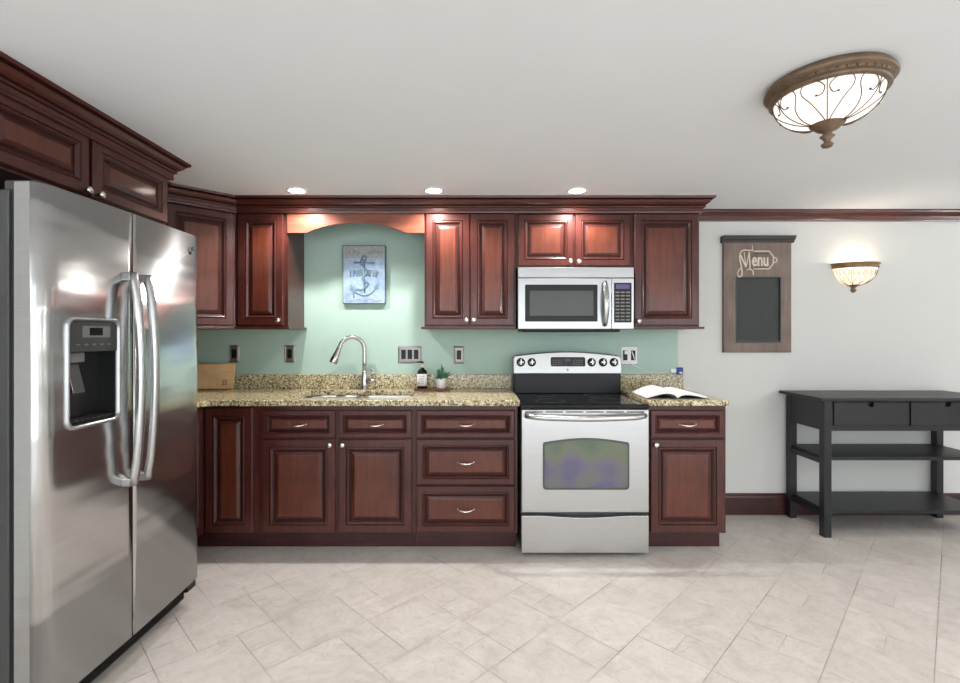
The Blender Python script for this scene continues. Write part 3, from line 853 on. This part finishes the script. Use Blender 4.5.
m = MB(); m.box(x0 + 0.001, x1 - 0.001, 0.004, 0.05, cz, z1 - 0.001, 0, 0.003)
cpn = m.build('dispenser_panel', 'darkgrey', fd)
m = MB(); m.box(x0 + 0.055, x1 - 0.038, 0.002, 0.0039, 1.302, 1.342, 0)
m.build('display_frame', 'midgrey', cpn)
m = MB(); m.box(x0 + 0.085, x1 - 0.075, 0.0008, 0.0019, 1.309, 1.336, 0); m.build('display', 'dispdark', cpn)
for i in range(5): MB().box(x0 + 0.03 + i * 0.035, x0 + 0.045 + i * 0.035, 0.0030, 0.0039, 1.275, 1.280, 0).build('button', 'midgrey', cpn)
m = MB(); m.box(x0 + 0.03, x0 + 0.10, 0.03, 0.07, 1.215, 1.251, 0, 0.004); m.build('spout', 'midgrey', fd)
rot = Matrix.Translation((0, 0.05, 1.215)) @ Matrix.Rotation(-0.25, 4, 'X') @ Matrix.Translation((0, -0.05, -1.215))
m = MB(); m.box(x0 + 0.035, x0 + 0.092, 0.048, 0.056, 1.105, 1.215, 0, 0.003, rot=rot); m.box(x0 + 0.033, x0 + 0.040, 0.042, 0.05, 1.108, 1.212, 1, 0.002, rot=rot)
m.build('paddle', ['darkgrey', 'chrome'], fd)
m = MB(); m.box(x0 + 0.004, x1 - 0.004, 0.006, 0.078, z0, z0 + 0.012, 0)
for i in range(9): m.box(x0 + 0.012 + i * 0.023, x0 + 0.026 + i * 0.023, 0.010, 0.074, z0 + 0.012, z0 + 0.016, 1)
m.build('drip_tray', ['black', 'darkgrey'], fd)
# round maker's badge near the top corner of the right door
bx = FWD - 0.075; by = 0.010 * ((bx / FWD) * 2 - 1) ** 2
m = MB().lathe([(0, 0), (0.017, 0), (0.017, 0.003), (0.0145, 0.004), (0, 0.0035)], (bx, by - 0.0002, 1.716), 24, 0, Matrix.Rotation(PI / 2, 4, 'X'))
bdg = m.build('badge', 'chrome', rd)
m = MB()
for a0, cxx, czz, rr in ((0.6, -0.005, 0.001, 0.005), (2.4, 0.0045, 0.0, 0.0048)):
    m.tube([(bx + cxx + rr * math.cos(a0 + i * 0.45), by - 0.0042, 1.716 + czz + rr * math.sin(a0 + i * 0.45)) for i in range(12)], 0.0009, 0, 5)
m.tube([(bx + 0.0145 * math.cos(i * PI / 12), by - 0.0040, 1.716 + 0.0145 * math.sin(i * PI / 12)) for i in range(25)], 0.0008, 0, 5)
m.build('monogram', 'darkgrey', bdg)

# ------------------------------------------------------------------ black side table
TX0, TX1, TYF, TYB = 2.256, 3.353, -0.410, -0.028; LW = 0.048
t = thing('console_table', 'black two drawer console table with two open shelves along the white wall', 'table', (TX0, TYF, 0))
TW, TD = TX1 - TX0, TYB - TYF
MB().box(-0.046, TW + 0.046, -0.030, TD + 0.010, 0.888, 0.908, 0, 0.003).build('tabletop', 'tablewood', t)
for lx in (0, TW - LW):
    for ly in (0, TD - LW): MB().box(lx, lx + LW, ly, ly + LW, 0, 0.8875, 0, 0.002).build('leg', 'tablewood', t)
m = MB(); m.box(LW, TW - LW, 0.006, 0.03, 0.690, 0.722); m.box(LW, LW + 0.012, 0.006, 0.03, 0.722, 0.887); m.box(TW / 2 - 0.008, TW / 2 + 0.008, 0.006, 0.03, 0.722, 0.887)
m.box(TW - LW - 0.012, TW - LW, 0.006, 0.03, 0.722, 0.887); m.box(LW, TW - LW, 0.006, 0.03, 0.879, 0.887)
for lx in (0.006, TW - 0.03): m.box(lx, lx + 0.022, LW, TD - LW, 0.690, 0.887)
m.box(LW, TW - LW, TD - 0.03, TD - 0.008, 0.690, 0.887); m.box(LW, TW - LW, 0.03, TD - 0.03, 0.700, 0.71); m.build('apron', 'tablewood', t)
for dx0, dx1 in ((LW + 0.015, TW / 2 - 0.011), (TW / 2 + 0.011, TW - LW - 0.015)):
    c_ = (dx0 + dx1) / 2; zt_ = 0.876
    poly = [(dx0, 0.725), (dx1, 0.725), (dx1, zt_), (c_ + 0.022, zt_), (c_ + 0.015, zt_ - 0.030), (c_ - 0.015, zt_ - 0.030), (c_ - 0.022, zt_), (dx0, zt_)]
    m = MB().prism(poly, -0.001, 0.018, 'y'); m.box(c_ - 0.03, c_ + 0.03, 0.02, 0.022, zt_ - 0.04, zt_, 1)
    m.build('drawer', ['tablewood', 'black'], t)
for zb_, zs_ in ((0.155, 0.022), (0.500, 0.022)):
    m = MB()
    m.box(LW, TW - LW, 0.004, TD - 0.004, zb_, zb_ + zs_); m.box(0.022, TW - 0.022, LW + 0.001, TD - LW - 0.001, zb_ + 0.0003, zb_ + zs_ - 0.0003)
    for lx in (0.006, TW - 0.028): m.box(lx, lx + 0.022, LW, TD - LW, zb_ - 0.03, zb_ + (0.0 if zb_ < 0.3 else 0.004))
    m.build('shelf', 'tablewood', t)

# ------------------------------------------------------------------ things on the walls
t = thing('menu_board', 'brown wooden menu chalkboard hanging on the white wall', 'chalkboard', (2.052, -0.002, 1.584))
bw, bh = 0.246, 0.400
cx0, cx1, cz0, cz1 = -0.160, 0.170, -0.330, 0.150
m = MB(); yb, yf_ = 0.0, -0.024
m.loops([(-bw, bw, -bh, bh, yb), (-bw, bw, -bh, bh, yf_ + 0.004), (-bw + 0.004, bw - 0.004, -bh + 0.004, bh - 0.004, yf_), (cx0, cx1, cz0, cz1, yf_), (cx0 + 0.006, cx1 - 0.006, cz0 + 0.006, cz1 - 0.006, yf_ + 0.004),
         (cx0 + 0.012, cx1 - 0.012, cz0 + 0.012, cz1 - 0.012, yf_ + 0.014)], None, close=False)
m.build('frame', 'menuwood', t)
MB().box(cx0 + 0.008, cx1 - 0.008, -0.014, -0.009, cz0 + 0.008, cz1 - 0.008).build('chalkboard_panel', 'chalk', t)
m = MB().loops([(cx0 + 0.0, cx1, cz0, cz1, yf_ + 0.001), (cx0 + 0.001, cx1 - 0.001, cz0 + 0.001, cz1 - 0.001, yf_ - 0.004), (cx0 + 0.008, cx1 - 0.008, cz0 + 0.008, cz1 - 0.008, yf_ - 0.003), (cx0 + 0.011, cx1 - 0.011, cz0 + 0.011, cz1 - 0.011, yf_ + 0.012)], None, False)
m.build('inner_molding', 'menucap', t)
cap = [(0, bh - 0.004), (-0.030, bh - 0.004), (-0.036, bh + 0.010), (-0.050, bh + 0.022), (-0.052, bh + 0.030), (-0.058, bh + 0.034), (-0.058, bh + 0.044), (0, bh + 0.044)]
MB().prism(cap, -bw - 0.014, bw + 0.014, 'x').build('cap_molding', 'menucap', t)
MB().box(cx0 + 0.012, cx1 - 0.012, -0.030, -0.013, cz0 + 0.004, cz0 + 0.018, 0, 0.002).build('chalk_ledge', 'menucap', t)
# lettering: a big fancy M, then the rest of the word framed by a pointed cartouche
up = Matrix.Rotation(PI / 2, 4, 'X')
zl = 0.274
m = MB()
yl_ = yf_ - 0.003
m.text('enu', 0.135, 0.004, Matrix.Translation((0.016, yl_, zl - 0.006)) @ up, 0, 0.62)


def sw(P, r=0.004, k=4):
    """smooth stroke through points in x,z on the board face"""
    n = len(P); out = []
    for i in range(n - 1):
        p0, p1, p2, p3 = P[max(i - 1, 0)], P[i], P[i + 1], P[min(i + 2, n - 1)]
        for j in range(k):
            s_ = j / k
            q = [0.5 * (2 * p1[c] + (p2[c] - p0[c]) * s_ + (2 * p0[c] - 5 * p1[c] + 4 * p2[c] - p3[c]) * s_ ** 2 + (3 * p1[c] - p0[c] - 3 * p2[c] + p3[c]) * s_ ** 3) for c in (0, 1)]
            out.append(q)
    out.append(P[-1])
    return out


def stroke(m_, P, r, y, k=4): m_.tube([(x, y, z) for x, z in sw(P, r, k)], r, 0, 6)


ml = -0.090
stroke(m, [(ml - 0.052, zl - 0.125), (ml - 0.030, zl - 0.118), (ml - 0.028, zl - 0.08), (ml - 0.036, zl - 0.03), (ml - 0.044, zl + 0.02), (ml - 0.032, zl + 0.058), (ml - 0.004, zl + 0.070)], 0.0055, yl_)
stroke(m, [(ml - 0.052, zl - 0.125), (ml - 0.058, zl - 0.10), (ml - 0.046, zl - 0.075), (ml - 0.03, zl - 0.05)], 0.004, yl_)
stroke(m, [(ml - 0.004, zl + 0.070), (ml + 0.030, zl + 0.066), (ml + 0.055, zl + 0.070)], 0.0045, yl_)
stroke(m, [(ml - 0.036, zl + 0.03), (ml - 0.018, zl - 0.01), (ml + 0.002, zl - 0.055)], 0.006, yl_)
stroke(m, [(ml - 0.010, zl + 0.052), (ml - 0.004, zl + 0.0), (ml + 0.004, zl - 0.055)], 0.004, yl_)
stroke(m, [(ml + 0.004, zl - 0.055), (ml + 0.016, zl + 0.0), (ml + 0.026, zl + 0.055)], 0.004, yl_)
stroke(m, [(ml + 0.026, zl + 0.055), (ml + 0.030, zl - 0.01), (ml + 0.032, zl - 0.068)], 0.0055, yl_)
stroke(m, [(ml + 0.010, zl - 0.076), (ml + 0.028, zl - 0.070), (ml + 0.052, zl - 0.082), (ml + 0.054, zl - 0.112)], 0.0045, yl_)
m.build('lettering', 'cream', t)
m = MB()
T_, B_ = zl + 0.060, zl - 0.068
stroke(m, [(-0.030, T_), (0.02, T_), (0.082, T_)], 0.006, yl_, 2); stroke(m, [(-0.030, B_), (0.02, B_), (0.082, B_)], 0.005, yl_, 2)
m.tube([(x, yl_, z) for x, z in ((0.080, T_), (0.110, zl + 0.022), (0.112, zl - 0.004), (0.110, zl - 0.030), (0.080, B_))], 0.006, 0, 6)
stroke(m, [(0.108, zl + 0.016), (0.128, zl + 0.012), (0.136, zl - 0.004), (0.128, zl - 0.020), (0.108, zl - 0.024)], 0.0045, yl_, 3)
stroke(m, [(-0.040, zl + 0.10), (-0.040, zl + 0.06)], 0.0025, yl_, 2)
m.build('cartouche', 'cream', t)
for z0, z1 in ((T_ - 0.020, T_ - 0.012), (B_ + 0.010, B_ + 0.016)): MB().box(-0.03, 0.078, yf_ - 0.0022, yf_ - 0.0002, z0, z1).build('rule', 'menucap', t)

# anchor plaque
t = thing('anchor_plaque', 'blue and grey embossed tin anchor plaque on the green wall', 'plaque', (-0.804, -0.002, 1.748))
pw, ph = 0.156, 0.212
MB().box(-pw, pw, -0.030, 0, -ph, ph, 0, 0.004).build('panel', 'plaqueedge', t)
MB().box(-pw + 0.006, pw - 0.006, -0.0318, -0.0302, -ph + 0.006, 0.118).build('tin_face', 'plaque', t)
MB().box(-pw + 0.006, pw - 0.006, -0.0318, -0.0302, 0.1185, ph - 0.006).build('worn_band', 'plaquetop', t)
m = MB(); ya = -0.0335
m.tube([(0.002, ya, 0.10), (0.004, ya, -0.13)], [0.005, 0.006], 0, 8)
m.tube([(-0.072, ya, 0.086), (-0.02, ya, 0.088), (0.02, ya, 0.088), (0.076, ya, 0.082)], 0.005, 0, 8)
m.tube([(0.002 + 0.017 * math.sin(i * PI / 8), ya, 0.118 + 0.017 * math.cos(i * PI / 8)) for i in range(17)], 0.0055, 0, 6)
stroke(m, [(-0.090, -0.085), (-0.070, -0.115), (-0.04, -0.140), (0.004, -0.152), (0.045, -0.138), (0.075, -0.112), (0.095, -0.078)], 0.006, ya)
for sx in (-1, 1): m.prism([(sx * 0.098, -0.068), (sx * 0.10, -0.112), (sx * 0.068, -0.095)], ya - 0.004, ya + 0.002, 'y')
m.build('anchor', 'anchor', t)
m = MB()
stroke(m, [(-0.018, 0.112), (-0.026, 0.082), (-0.004, 0.058), (0.024, 0.030), (0.020, 0.004), (-0.01, -0.02), (0.0, -0.050), (0.030, -0.06), (0.02, -0.085), (-0.018, -0.11), (-0.050, -0.105), (-0.075, -0.14), (-0.070, -0.17)], 0.005, ya - 0.002)
m.build('rope', 'anchor', t)
m = MB()
for i in range(9):
    x = -0.098 + i * 0.0235; zc = 0.004 + 0.008 * math.sin(i * PI / 8)
    for k in ((0,), (0, 1), (0, 2), (0, 1, 2), (1, 2), (0, 2), (0, 1), (0, 2), (1, 0))[i]:
        if k == 0: m.tube([(x, ya, zc - 0.024), (x + 0.001, ya, zc + 0.024)], 0.0034, 0, 5)
        if k == 1: m.tube([(x + 0.002, ya, zc + 0.022), (x + 0.014, ya, zc + 0.018), (x + 0.014, ya, zc + 0.004), (x + 0.003, ya, zc)], 0.0030, 0, 5)
        if k == 2: m.tube([(x + 0.015, ya, zc - 0.023), (x + 0.014, ya, zc + 0.023)], 0.0034, 0, 5); m.tube([(x, ya, zc - 0.002), (x + 0.015, ya, zc)], 0.0026, 0, 5)
m.build('raised_banner', 'anchor', t)
for s0 in (-1, 1):
    m = MB()
    for k in range(3):
        cx_ = s0 * (0.045 + k * 0.036); cz_ = 0.160 + 0.012 * (k % 2)
        m.tube([(cx_ + (0.004 + 0.0014 * i) * math.cos(i * 0.6) * s0, ya, cz_ + (0.004 + 0.0014 * i) * math.sin(i * 0.6)) for i in range(13)], 0.002, 0, 5)
    m.build('scrollwork', 'plaquetop', t)
m = MB()
for sz in (-0.185,):
    stroke(m, [(-0.13, sz), (-0.08, sz - 0.006), (-0.04, sz + 0.008), (0.0, sz - 0.006), (0.04, sz + 0.008), (0.09, sz - 0.006), (0.13, sz)], 0.0025, ya)
m.build('wavy_line', 'plaquetop', t)


def plate(name, label, cat, x, z, w, h, inserts, group=None, frame='pewter'):
    t_ = thing(name, label, cat, (x, -0.0005, z), 0, group)
    m_ = MB(); m_.loops([(-w / 2, w / 2, -h / 2, h / 2, 0), (-w / 2, w / 2, -h / 2, h / 2, -0.004), (-w / 2 + 0.006, w / 2 - 0.006, -h / 2 + 0.006, h / 2 - 0.006, -0.0065),
                         (-w / 2 + 0.010, w / 2 - 0.010, -h / 2 + 0.010, h / 2 - 0.010, -0.005), (-w / 2 + 0.013, w / 2 - 0.013, -h / 2 + 0.013, h / 2 - 0.013, -0.0065)])
    m_.build('cover_plate', frame, t_)
    for ix in inserts: MB().box(ix - 0.0165, ix + 0.0165, -0.010, -0.0066, -0.034, 0.034, 0, 0.002).build('rocker', 'black', t_)
    return t_


plate('wall_switch', 'single pewter switch plate above the wooden board', 'switch', (234.5 - 475) * 3.51 / 480, 1.308 - 18.5 * 3.51 / 480, 0.078, 0.125, (0,))
plate('wall_switch', 'single pewter switch plate under the narrow wall cabinet', 'switch', (290 - 475) * 3.51 / 480, 1.308 - 18.5 * 3.51 / 480, 0.080, 0.125, (0,))
plate('wall_switch', 'triple pewter switch plate above the soap bottle', 'switch', (410 - 475) * 3.51 / 480, 1.308 - 19 * 3.51 / 480, 0.172, 0.122, (-0.046, 0, 0.046))
plate('wall_switch', 'single pewter switch plate under the double wall cabinet, beyond the potted plant', 'switch', (459 - 475) * 3.51 / 480, 1.308 - 19.5 * 3.51 / 480, 0.076, 0.128, (0,))
t = plate('wall_outlet', 'double outlet plate with a white plug beside the range backguard', 'outlet', (629 - 475) * 3.51 / 480, 1.308 - 20 * 3.51 / 480, 0.116, 0.124, (), frame='white')
MB().box(-0.046, -0.014, -0.010, -0.0066, -0.036, 0.036, 0, 0.002).build('socket', 'black', t)
MB().box(0.012, 0.044, -0.010, -0.0066, -0.036, 0.036, 0, 0.002).build('socket', 'black', t)
for zz in (0.062, -0.068): MB().box(-0.058, 0.058, -0.008, -0.0001, zz, zz + 0.006).build('edge_band', 'pewter', t)
m = MB(); m.box(-0.040, -0.016, -0.032, -0.0101, 0.008, 0.034, 0, 0.004); m.build('plug', 'white', t)
m = MB(); m.tube([(0.018, -0.0115, 0.030), (0.030, -0.0115, -0.004), (0.036, -0.0115, -0.03)], 0.004, 0, 6); m.build('rocker', 'white', t)

# ------------------------------------------------------------------ things on the counters
t = thing('cutting_board', 'light maple wooden board standing against the backsplash by the fridge', 'board', (-1.736, -0.057, CT1 + 0.0028), 0.14)
m = MB(); tilt = Matrix.Rotation(-0.20, 4, 'X')
m.box(-0.42, 0, -0.010, 0.010, 0.0, 0.182, 0, 0.004, rot=tilt); m.build('panel', 'board', t)
m = MB()
for i in range(3): m.box(-0.075, -0.064, -0.0112, -0.0101, 0.026 + i * 0.014, 0.036 + i * 0.014, 0, rot=tilt); m.box(-0.058, -0.047, -0.0112, -0.0101, 0.026 + i * 0.014, 0.036 + i * 0.014, 0, rot=tilt)
m.build('burnt_mark', 'boardmark', t)

tx0, tx1 = -0.424, -0.176
m = MB(); m.prism(rrect(tx0, tx1, -0.185, -0.060, 0.008), CT1 + 0.0005, CT1 + 0.014, 'z', 0, 0.003)
tag(m.build('serving_tray', 'tray'), 'small dark wooden tray under the soap bottle and plant', 'tray')
TZ = CT1 + 0.0145
t = thing('soap_bottle', 'black pump soap bottle with a white label on the small tray', 'bottle', (-0.372, -0.122, TZ))
MB().lathe([(0, 0), (0.034, 0), (0.036, 0.004), (0.036, 0.105), (0.033, 0.120), (0.022, 0.132), (0.014, 0.137), (0.0135, 0.146), (0, 0.146)], seg=28).build('body', 'amber', t)
MB().lathe([(0.0364, 0.018), (0.0366, 0.018), (0.0366, 0.102), (0.0364, 0.102)], seg=24, a0=-PI * 0.95, a1=-PI * 0.12).build('paper_label', 'paper', t)
m = MB()
for i, zz in enumerate((0.085, 0.072, 0.060, 0.048, 0.036)): m.lathe([(0.0368, zz), (0.03695, zz), (0.03695, zz + 0.004), (0.0368, zz + 0.004)], seg=12, a0=-PI * (0.72 - 0.02 * (i % 2)), a1=-PI * (0.34 + 0.03 * (i % 3)))
m.build('label_print', 'print', t)
m = MB().lathe([(0, 0.146), (0.012, 0.146), (0.012, 0.158), (0.006, 0.160), (0.0055, 0.178), (0, 0.178)], seg=16); m.build('pump_collar', 'cream', t)
m = MB().lathe([(0, 0.176), (0.010, 0.176), (0.010, 0.188), (0, 0.190)], seg=14); m.tube([(0, 0, 0.184), (-0.020, -0.004, 0.186), (-0.034, -0.006, 0.181)], [0.006, 0.005, 0.004], 0, 8); m.build('pump_head', 'black', t)

t = thing('potted_plant', 'small green succulent in a white pot on the small tray', 'plant', (-0.238, -0.122, TZ))
MB().lathe([(0, 0), (0.026, 0), (0.028, 0.003), (0.0345, 0.066), (0.0345, 0.070), (0.0315, 0.070), (0.030, 0.060), (0, 0.058)], seg=28).build('pot', 'white', t)
MB().lathe([(0.0302, 0.059), (0.015, 0.0615), (0, 0.0625)], seg=20).build('soil', 'soil', t)
m = MB(); rr = random.Random(11)
for i in range(46):
    a_ = rr.uniform(0, 2 * PI); el = rr.uniform(0.25, 1.45); L_ = rr.uniform(0.045, 0.085)
    if i == 0: a_, el, L_ = 1.0, 1.5, 0.105
    bx_, by_ = rr.uniform(-0.014, 0.014), rr.uniform(-0.014, 0.014); dx_, dy_, dz_ = math.cos(a_) * math.cos(el), math.sin(a_) * math.cos(el), math.sin(el)
    n_ = 5; P = []; Rr_ = []
    for k in range(n_ + 1):
        s_ = k / n_; P.append((bx_ + dx_ * L_ * s_, by_ + dy_ * L_ * s_, 0.058 + dz_ * L_ * s_ + 0.006 * s_ * s_)); Rr_.append(0.0012 + 0.0062 * math.sin(PI * min(1, 0.12 + 0.88 * s_)) ** 0.8)
    m.tube(P, Rr_, 0, 6, flat=(1.0, 0.45))
m.build('foliage', 'leaf', t)

# open book on the right counter
t = thing('open_book', 'open book with white pages on the short granite countertop', 'book', (1.236, -0.45, CT1 + 0.0005))
hd = 0.135
m = MB(); m.box(-0.198, 0.186, -hd - 0.004, hd + 0.004, 0, 0.003, 0, 0.001); m.build('cover', 'darkgrey', t)


def pages(x_end, hmax, sgn):
    n_ = 16; top = []; bot = []
    for i in range(n_ + 1):
        s_ = i / n_; a_ = math.sin(PI * s_ ** 0.6)
        top.append((sgn * (0.001 + abs(x_end) * s_), 0.013 + hmax * a_ + 0.004 * (1 - s_))); bot.append((top[-1][0], 0.0036 + max(0.0, hmax * a_ * 0.72 - 0.001)))
    return MB().prism(top + bot[::-1], -hd, hd, 'y')


pages(-0.190, 0.040, -1).build('page_block', 'paper', t); pages(0.178, 0.028, 1).build('page_block', 'paper', t)
# little blue gadget on the end of the backsplash with a cord running to the plug
t = thing('charger', 'small blue and white gadget with a thin cord on the backsplash end', 'charger', (1.490, -0.014, 1.0245))
MB().box(-0.024, 0.026, -0.006, 0.010, 0.0, 0.050, 0, 0.006).build('body', 'blue', t)
m = MB(); m.box(-0.066, -0.0245, -0.006, 0.008, 0.012, 0.042, 0, 0.004); m.box(-0.004, 0.016, -0.010, -0.0062, 0.004, 0.018, 0, 0.002); m.build('connector', 'white', t)
x_ = (625 - 475) * 3.51 / 480 - 1.490
P = [(x_, 0.006, 0.098), (x_ + 0.04, 0.004, 0.082), (x_ + 0.10, 0.002, 0.045), (x_ + 0.17, 0.0, 0.012), (x_ + 0.24, 0.0, 0.008), (-0.10, 0.0, 0.018), (-0.066, 0.0, 0.028)]
MB().tube(P, 0.0022, 0, 6).build('cord', 'white', t)

# ------------------------------------------------------------------ lamps
def recessed(loc, label, watts, group, col=CAN_COL):
    t_ = thing('recessed_light', label, 'light', loc, 0, group)
    MB().lathe([(0.048, 0.0), (0.066, -0.0005), (0.068, -0.004), (0.060, -0.008), (0.050, -0.006), (0.048, 0.0)], seg=32).build('trim_ring', 'white', t_)
    MB().lathe([(0, -0.0035), (0.0485, -0.0035), (0.0485, -0.0005), (0, -0.0005)], seg=32).build('lens', 'lamp', t_)
    l = bpy.data.lights.new('can_light', 'SPOT'); l.energy = watts; l.color = col; l.spot_size = math.radians(150); l.spot_blend = 0.6; l.shadow_soft_size = 0.028
    o = bpy.data.objects.new('can_light', l); COL.objects.link(o); o.location = (0, 0, -0.03); o.parent = t_
    return t_


g = 'recessed ceiling lights along the cabinets'
c1 = recessed((-1.116, -0.50, ceil_z), 'recessed ceiling light over the narrow wall cabinet and valance end', CAN_W, g)
copy_thing(c1, (-0.257, -0.50, ceil_z), 'recessed ceiling light over the tall double wall cabinet')
copy_thing(c1, (0.640, -0.50, ceil_z), 'recessed ceiling light over the microwave cabinet')
g = 'added unseen recessed fill lights over the middle of the room'  # extra cans added out of view to fill the room with light
c2 = recessed((-0.4, -3.9, ceil_z), 'added unseen recessed fill light over the open floor away from the cabinets', FILL_CAN_W, g, (0.96, 0.985, 1.0))
for x, y in ((1.6, -3.9), (3.6, -3.9), (-0.4, -5.3), (1.6, -5.3), (3.6, -5.3), (3.7, -2.2)): copy_thing(c2, (x, y, ceil_z), 'added unseen recessed fill light over the open floor away from the cabinets')


def bowl_pt(R, dep, zr, th, s_):
    """point on the glass bowl: s_=0 at the rim, 1 at the bottom"""
    a_ = s_ * PI / 2; r_ = R * math.cos(a_) ** 0.85 if s_ < 1 else 0.0; return (r_ * math.cos(th), r_ * math.sin(th), zr - dep * math.sin(a_))


LX, LY = 1.262, -1.790
t = thing('ceiling_light', 'flush mount ceiling light with bronze rim and scrolled alabaster bowl', 'ceiling light', (LX, LY, ceil_z))
m = MB().lathe([(0, -0.0005), (0.184, -0.0005), (0.194, -0.014), (0.197, -0.024), (0.190, -0.030), (0.178, -0.032), (0.177, -0.044), (0.181, -0.048), (0.180, -0.056), (0.172, -0.062), (0.160, -0.060), (0.155, -0.045)], seg=64)
rim = m.build('rim', 'bronze', t)
m = MB()
for k in range(40):
    a_ = 2 * PI * k / 40; m.lathe([(0, 0.006), (0.006, 0.002), (0.006, -0.002), (0, -0.006)], (0.177 * math.cos(a_), 0.177 * math.sin(a_), -0.036), 8)
m.build('beading', 'bronze', rim)
BR, BD, BZ = 0.164, 0.108, -0.050
prof = [bowl_pt(BR, BD, BZ, 0, i / 16)[0::2] for i in range(16)] + [(0, BZ - BD)]
gl = MB().lathe(prof, seg=56).build('glass_bowl', 'bowl', t)
m = MB()
for k in range(6):
    th0 = k * PI / 3 + math.radians(233.8)
    bp = lambda dth, s_: tuple(Vector(bowl_pt(BR + 0.003, BD + 0.003, BZ, th0 + dth, s_)))
    m.tube([bp(0, i / 10 * 0.80 + 0.02) for i in range(11)], 0.0019, 0, 6)
    for sg in (-1, 1):
        ctrl = [(0.10, 0.84), (0.22, 0.62), (0.34, 0.40), (0.46, 0.22), (0.44, 0.08), (0.30, 0.03), (0.14, 0.07), (0.04, 0.18), (0.10, 0.30), (0.20, 0.30)]
        pts = sw(ctrl, 0, 4); m.tube([bp(sg * a_, max(0.01, s_)) for a_, s_ in pts], 0.0019, 0, 6)
        m.lathe([(0, 0.005), (0.005, 0), (0, -0.005)], bp(sg * 0.20, 0.30), 8)
m.build('scrollwork', 'wire', t)
m = MB(); zb_ = BZ - BD
prof = [(0, zb_ + 0.030), (0.046, zb_ + 0.026), (0.050, zb_ + 0.016), (0.036, zb_ + 0.0), (0.024, zb_ - 0.012), (0.012, zb_ - 0.018), (0.009, zb_ - 0.024), (0.018, zb_ - 0.032), (0.010, zb_ - 0.042), (0.007, zb_ - 0.050), (0.015, zb_ - 0.058), (0.012, zb_ - 0.066), (0, zb_ - 0.072)]
prof = [(r_ * 1.32, zb_ + 0.03 + (z_ - zb_ - 0.03) * 1.10) for r_, z_ in prof]
m.lathe(prof, seg=28)
for k in range(8):
    a_ = 2 * PI * k / 8; m.lathe([(0, 0.008), (0.012, 0.003), (0.010, -0.006), (0, -0.010)], (0.058 * math.cos(a_), 0.058 * math.sin(a_), zb_ + 0.018), 10)
m.build('finial', 'bronze', t)
l = bpy.data.lights.new('bowl_bulb', 'SPOT'); l.energy = 9.0; l.color = (1, 0.90, 0.78); l.shadow_soft_size = 0.06; l.spot_size = math.radians(150); l.spot_blend = 0.5
o = bpy.data.objects.new('bowl_bulb', l); COL.objects.link(o); o.parent = t; o.location = (0, 0, zb_ - 0.12)

SXc, SZt = 2.765, 1.830
t = thing('wall_sconce', 'half bowl wall sconce with bronze rim on the white wall', 'wall light', (SXc, -0.001, SZt))
SR = 0.155; sy = 0.80
m = MB().lathe([(0.150, 0.0), (0.168, 0.0), (0.170, -0.006), (0.160, -0.012), (0.158, -0.026), (0.163, -0.032), (0.156, -0.038), (0.146, -0.034), (0.146, -0.004), (0.150, 0.0)], seg=36, a0=PI, a1=2 * PI, sy=sy)
m.build('rim', 'sconcebronze', t)
SBR, SBD, SBZ = 0.150, 0.125, -0.032
prof = [bowl_pt(SBR, SBD, SBZ, 0, i / 14)[0::2] for i in range(14)] + [(0.0, SBZ - SBD)]
MB().lathe(prof, seg=36, a0=PI, a1=2 * PI, sy=sy).build('glass_bowl', 'sconceglass', t)
m = MB()
for k in range(5):
    th0 = PI + PI * (k + 0.5) / 5

    def bp(dth, s_):
        p_ = bowl_pt(SBR + 0.003, SBD + 0.003, SBZ, th0 + dth, s_); return (p_[0], p_[1] * sy, p_[2])
    m.tube([bp(0, 0.1 + i / 10 * 0.75) for i in range(11)], 0.0013, 0, 5)
    for sg in (-1, 1):
        pts = sw([(0.02, 0.80), (0.14, 0.55), (0.27, 0.32), (0.27, 0.16), (0.16, 0.10), (0.07, 0.18), (0.12, 0.27)], 0, 3); m.tube([bp(sg * a_, s_) for a_, s_ in pts], 0.0013, 0, 5)
        m.lathe([(0, 0.004), (0.004, 0), (0, -0.004)], bp(sg * 0.12, 0.27), 8)
m.build('scrollwork', 'wire', t)
zb_ = SBZ - SBD
m = MB().lathe([(0, zb_ + 0.024), (0.052, zb_ + 0.022), (0.044, zb_ + 0.006), (0.026, zb_ - 0.008), (0.015, zb_ - 0.016), (0.013, zb_ - 0.024), (0.022, zb_ - 0.034), (0.014, zb_ - 0.048), (0, zb_ - 0.056)], (0, 0, 0), 24, a0=PI, a1=2 * PI, sy=0.9)
m.build('finial', 'sconcebronze', t)
MB().box(-0.05, 0.05, -0.010, 0.0, -0.16, -0.02, 0, 0.003).build('wall_plate', 'sconcebronze', t)
l = bpy.data.lights.new('sconce_bulb', 'POINT'); l.energy = 1.7; l.color = (1, 0.88, 0.72); l.shadow_soft_size = 0.03
o = bpy.data.objects.new('sconce_bulb', l); COL.objects.link(o); o.parent = t; o.location = (0, -0.06, -0.015)

# copies of the sconce added on unseen walls to brighten the ceiling
def fill_sconce(src, loc, rz, label):
    r = copy_thing(src, loc, label); r.rotation_euler = (0, 0, rz); r['group'] = 'added unseen fill sconces on the side walls'
    for c in r.children:
        if c.type == 'LIGHT': c.data = fill_bulb


fill_bulb = bpy.data.lights.new('sconce_bulb', 'POINT'); fill_bulb.energy = UPLIGHT_W; fill_bulb.color = (0.95, 0.98, 1.0); fill_bulb.shadow_soft_size = 0.05  # strong bulb for the added sconces, to lift the ceiling
sconce = t
lab = 'added unseen half bowl fill sconce on a side wall away from the menu board'
for y in (-4.3, -5.5): fill_sconce(sconce, (X0 + 0.001, y, SZt), PI / 2, lab)
for y in (-1.6, -3.4, -5.2): fill_sconce(sconce, (X1 - 0.001, y, SZt), -PI / 2, lab)
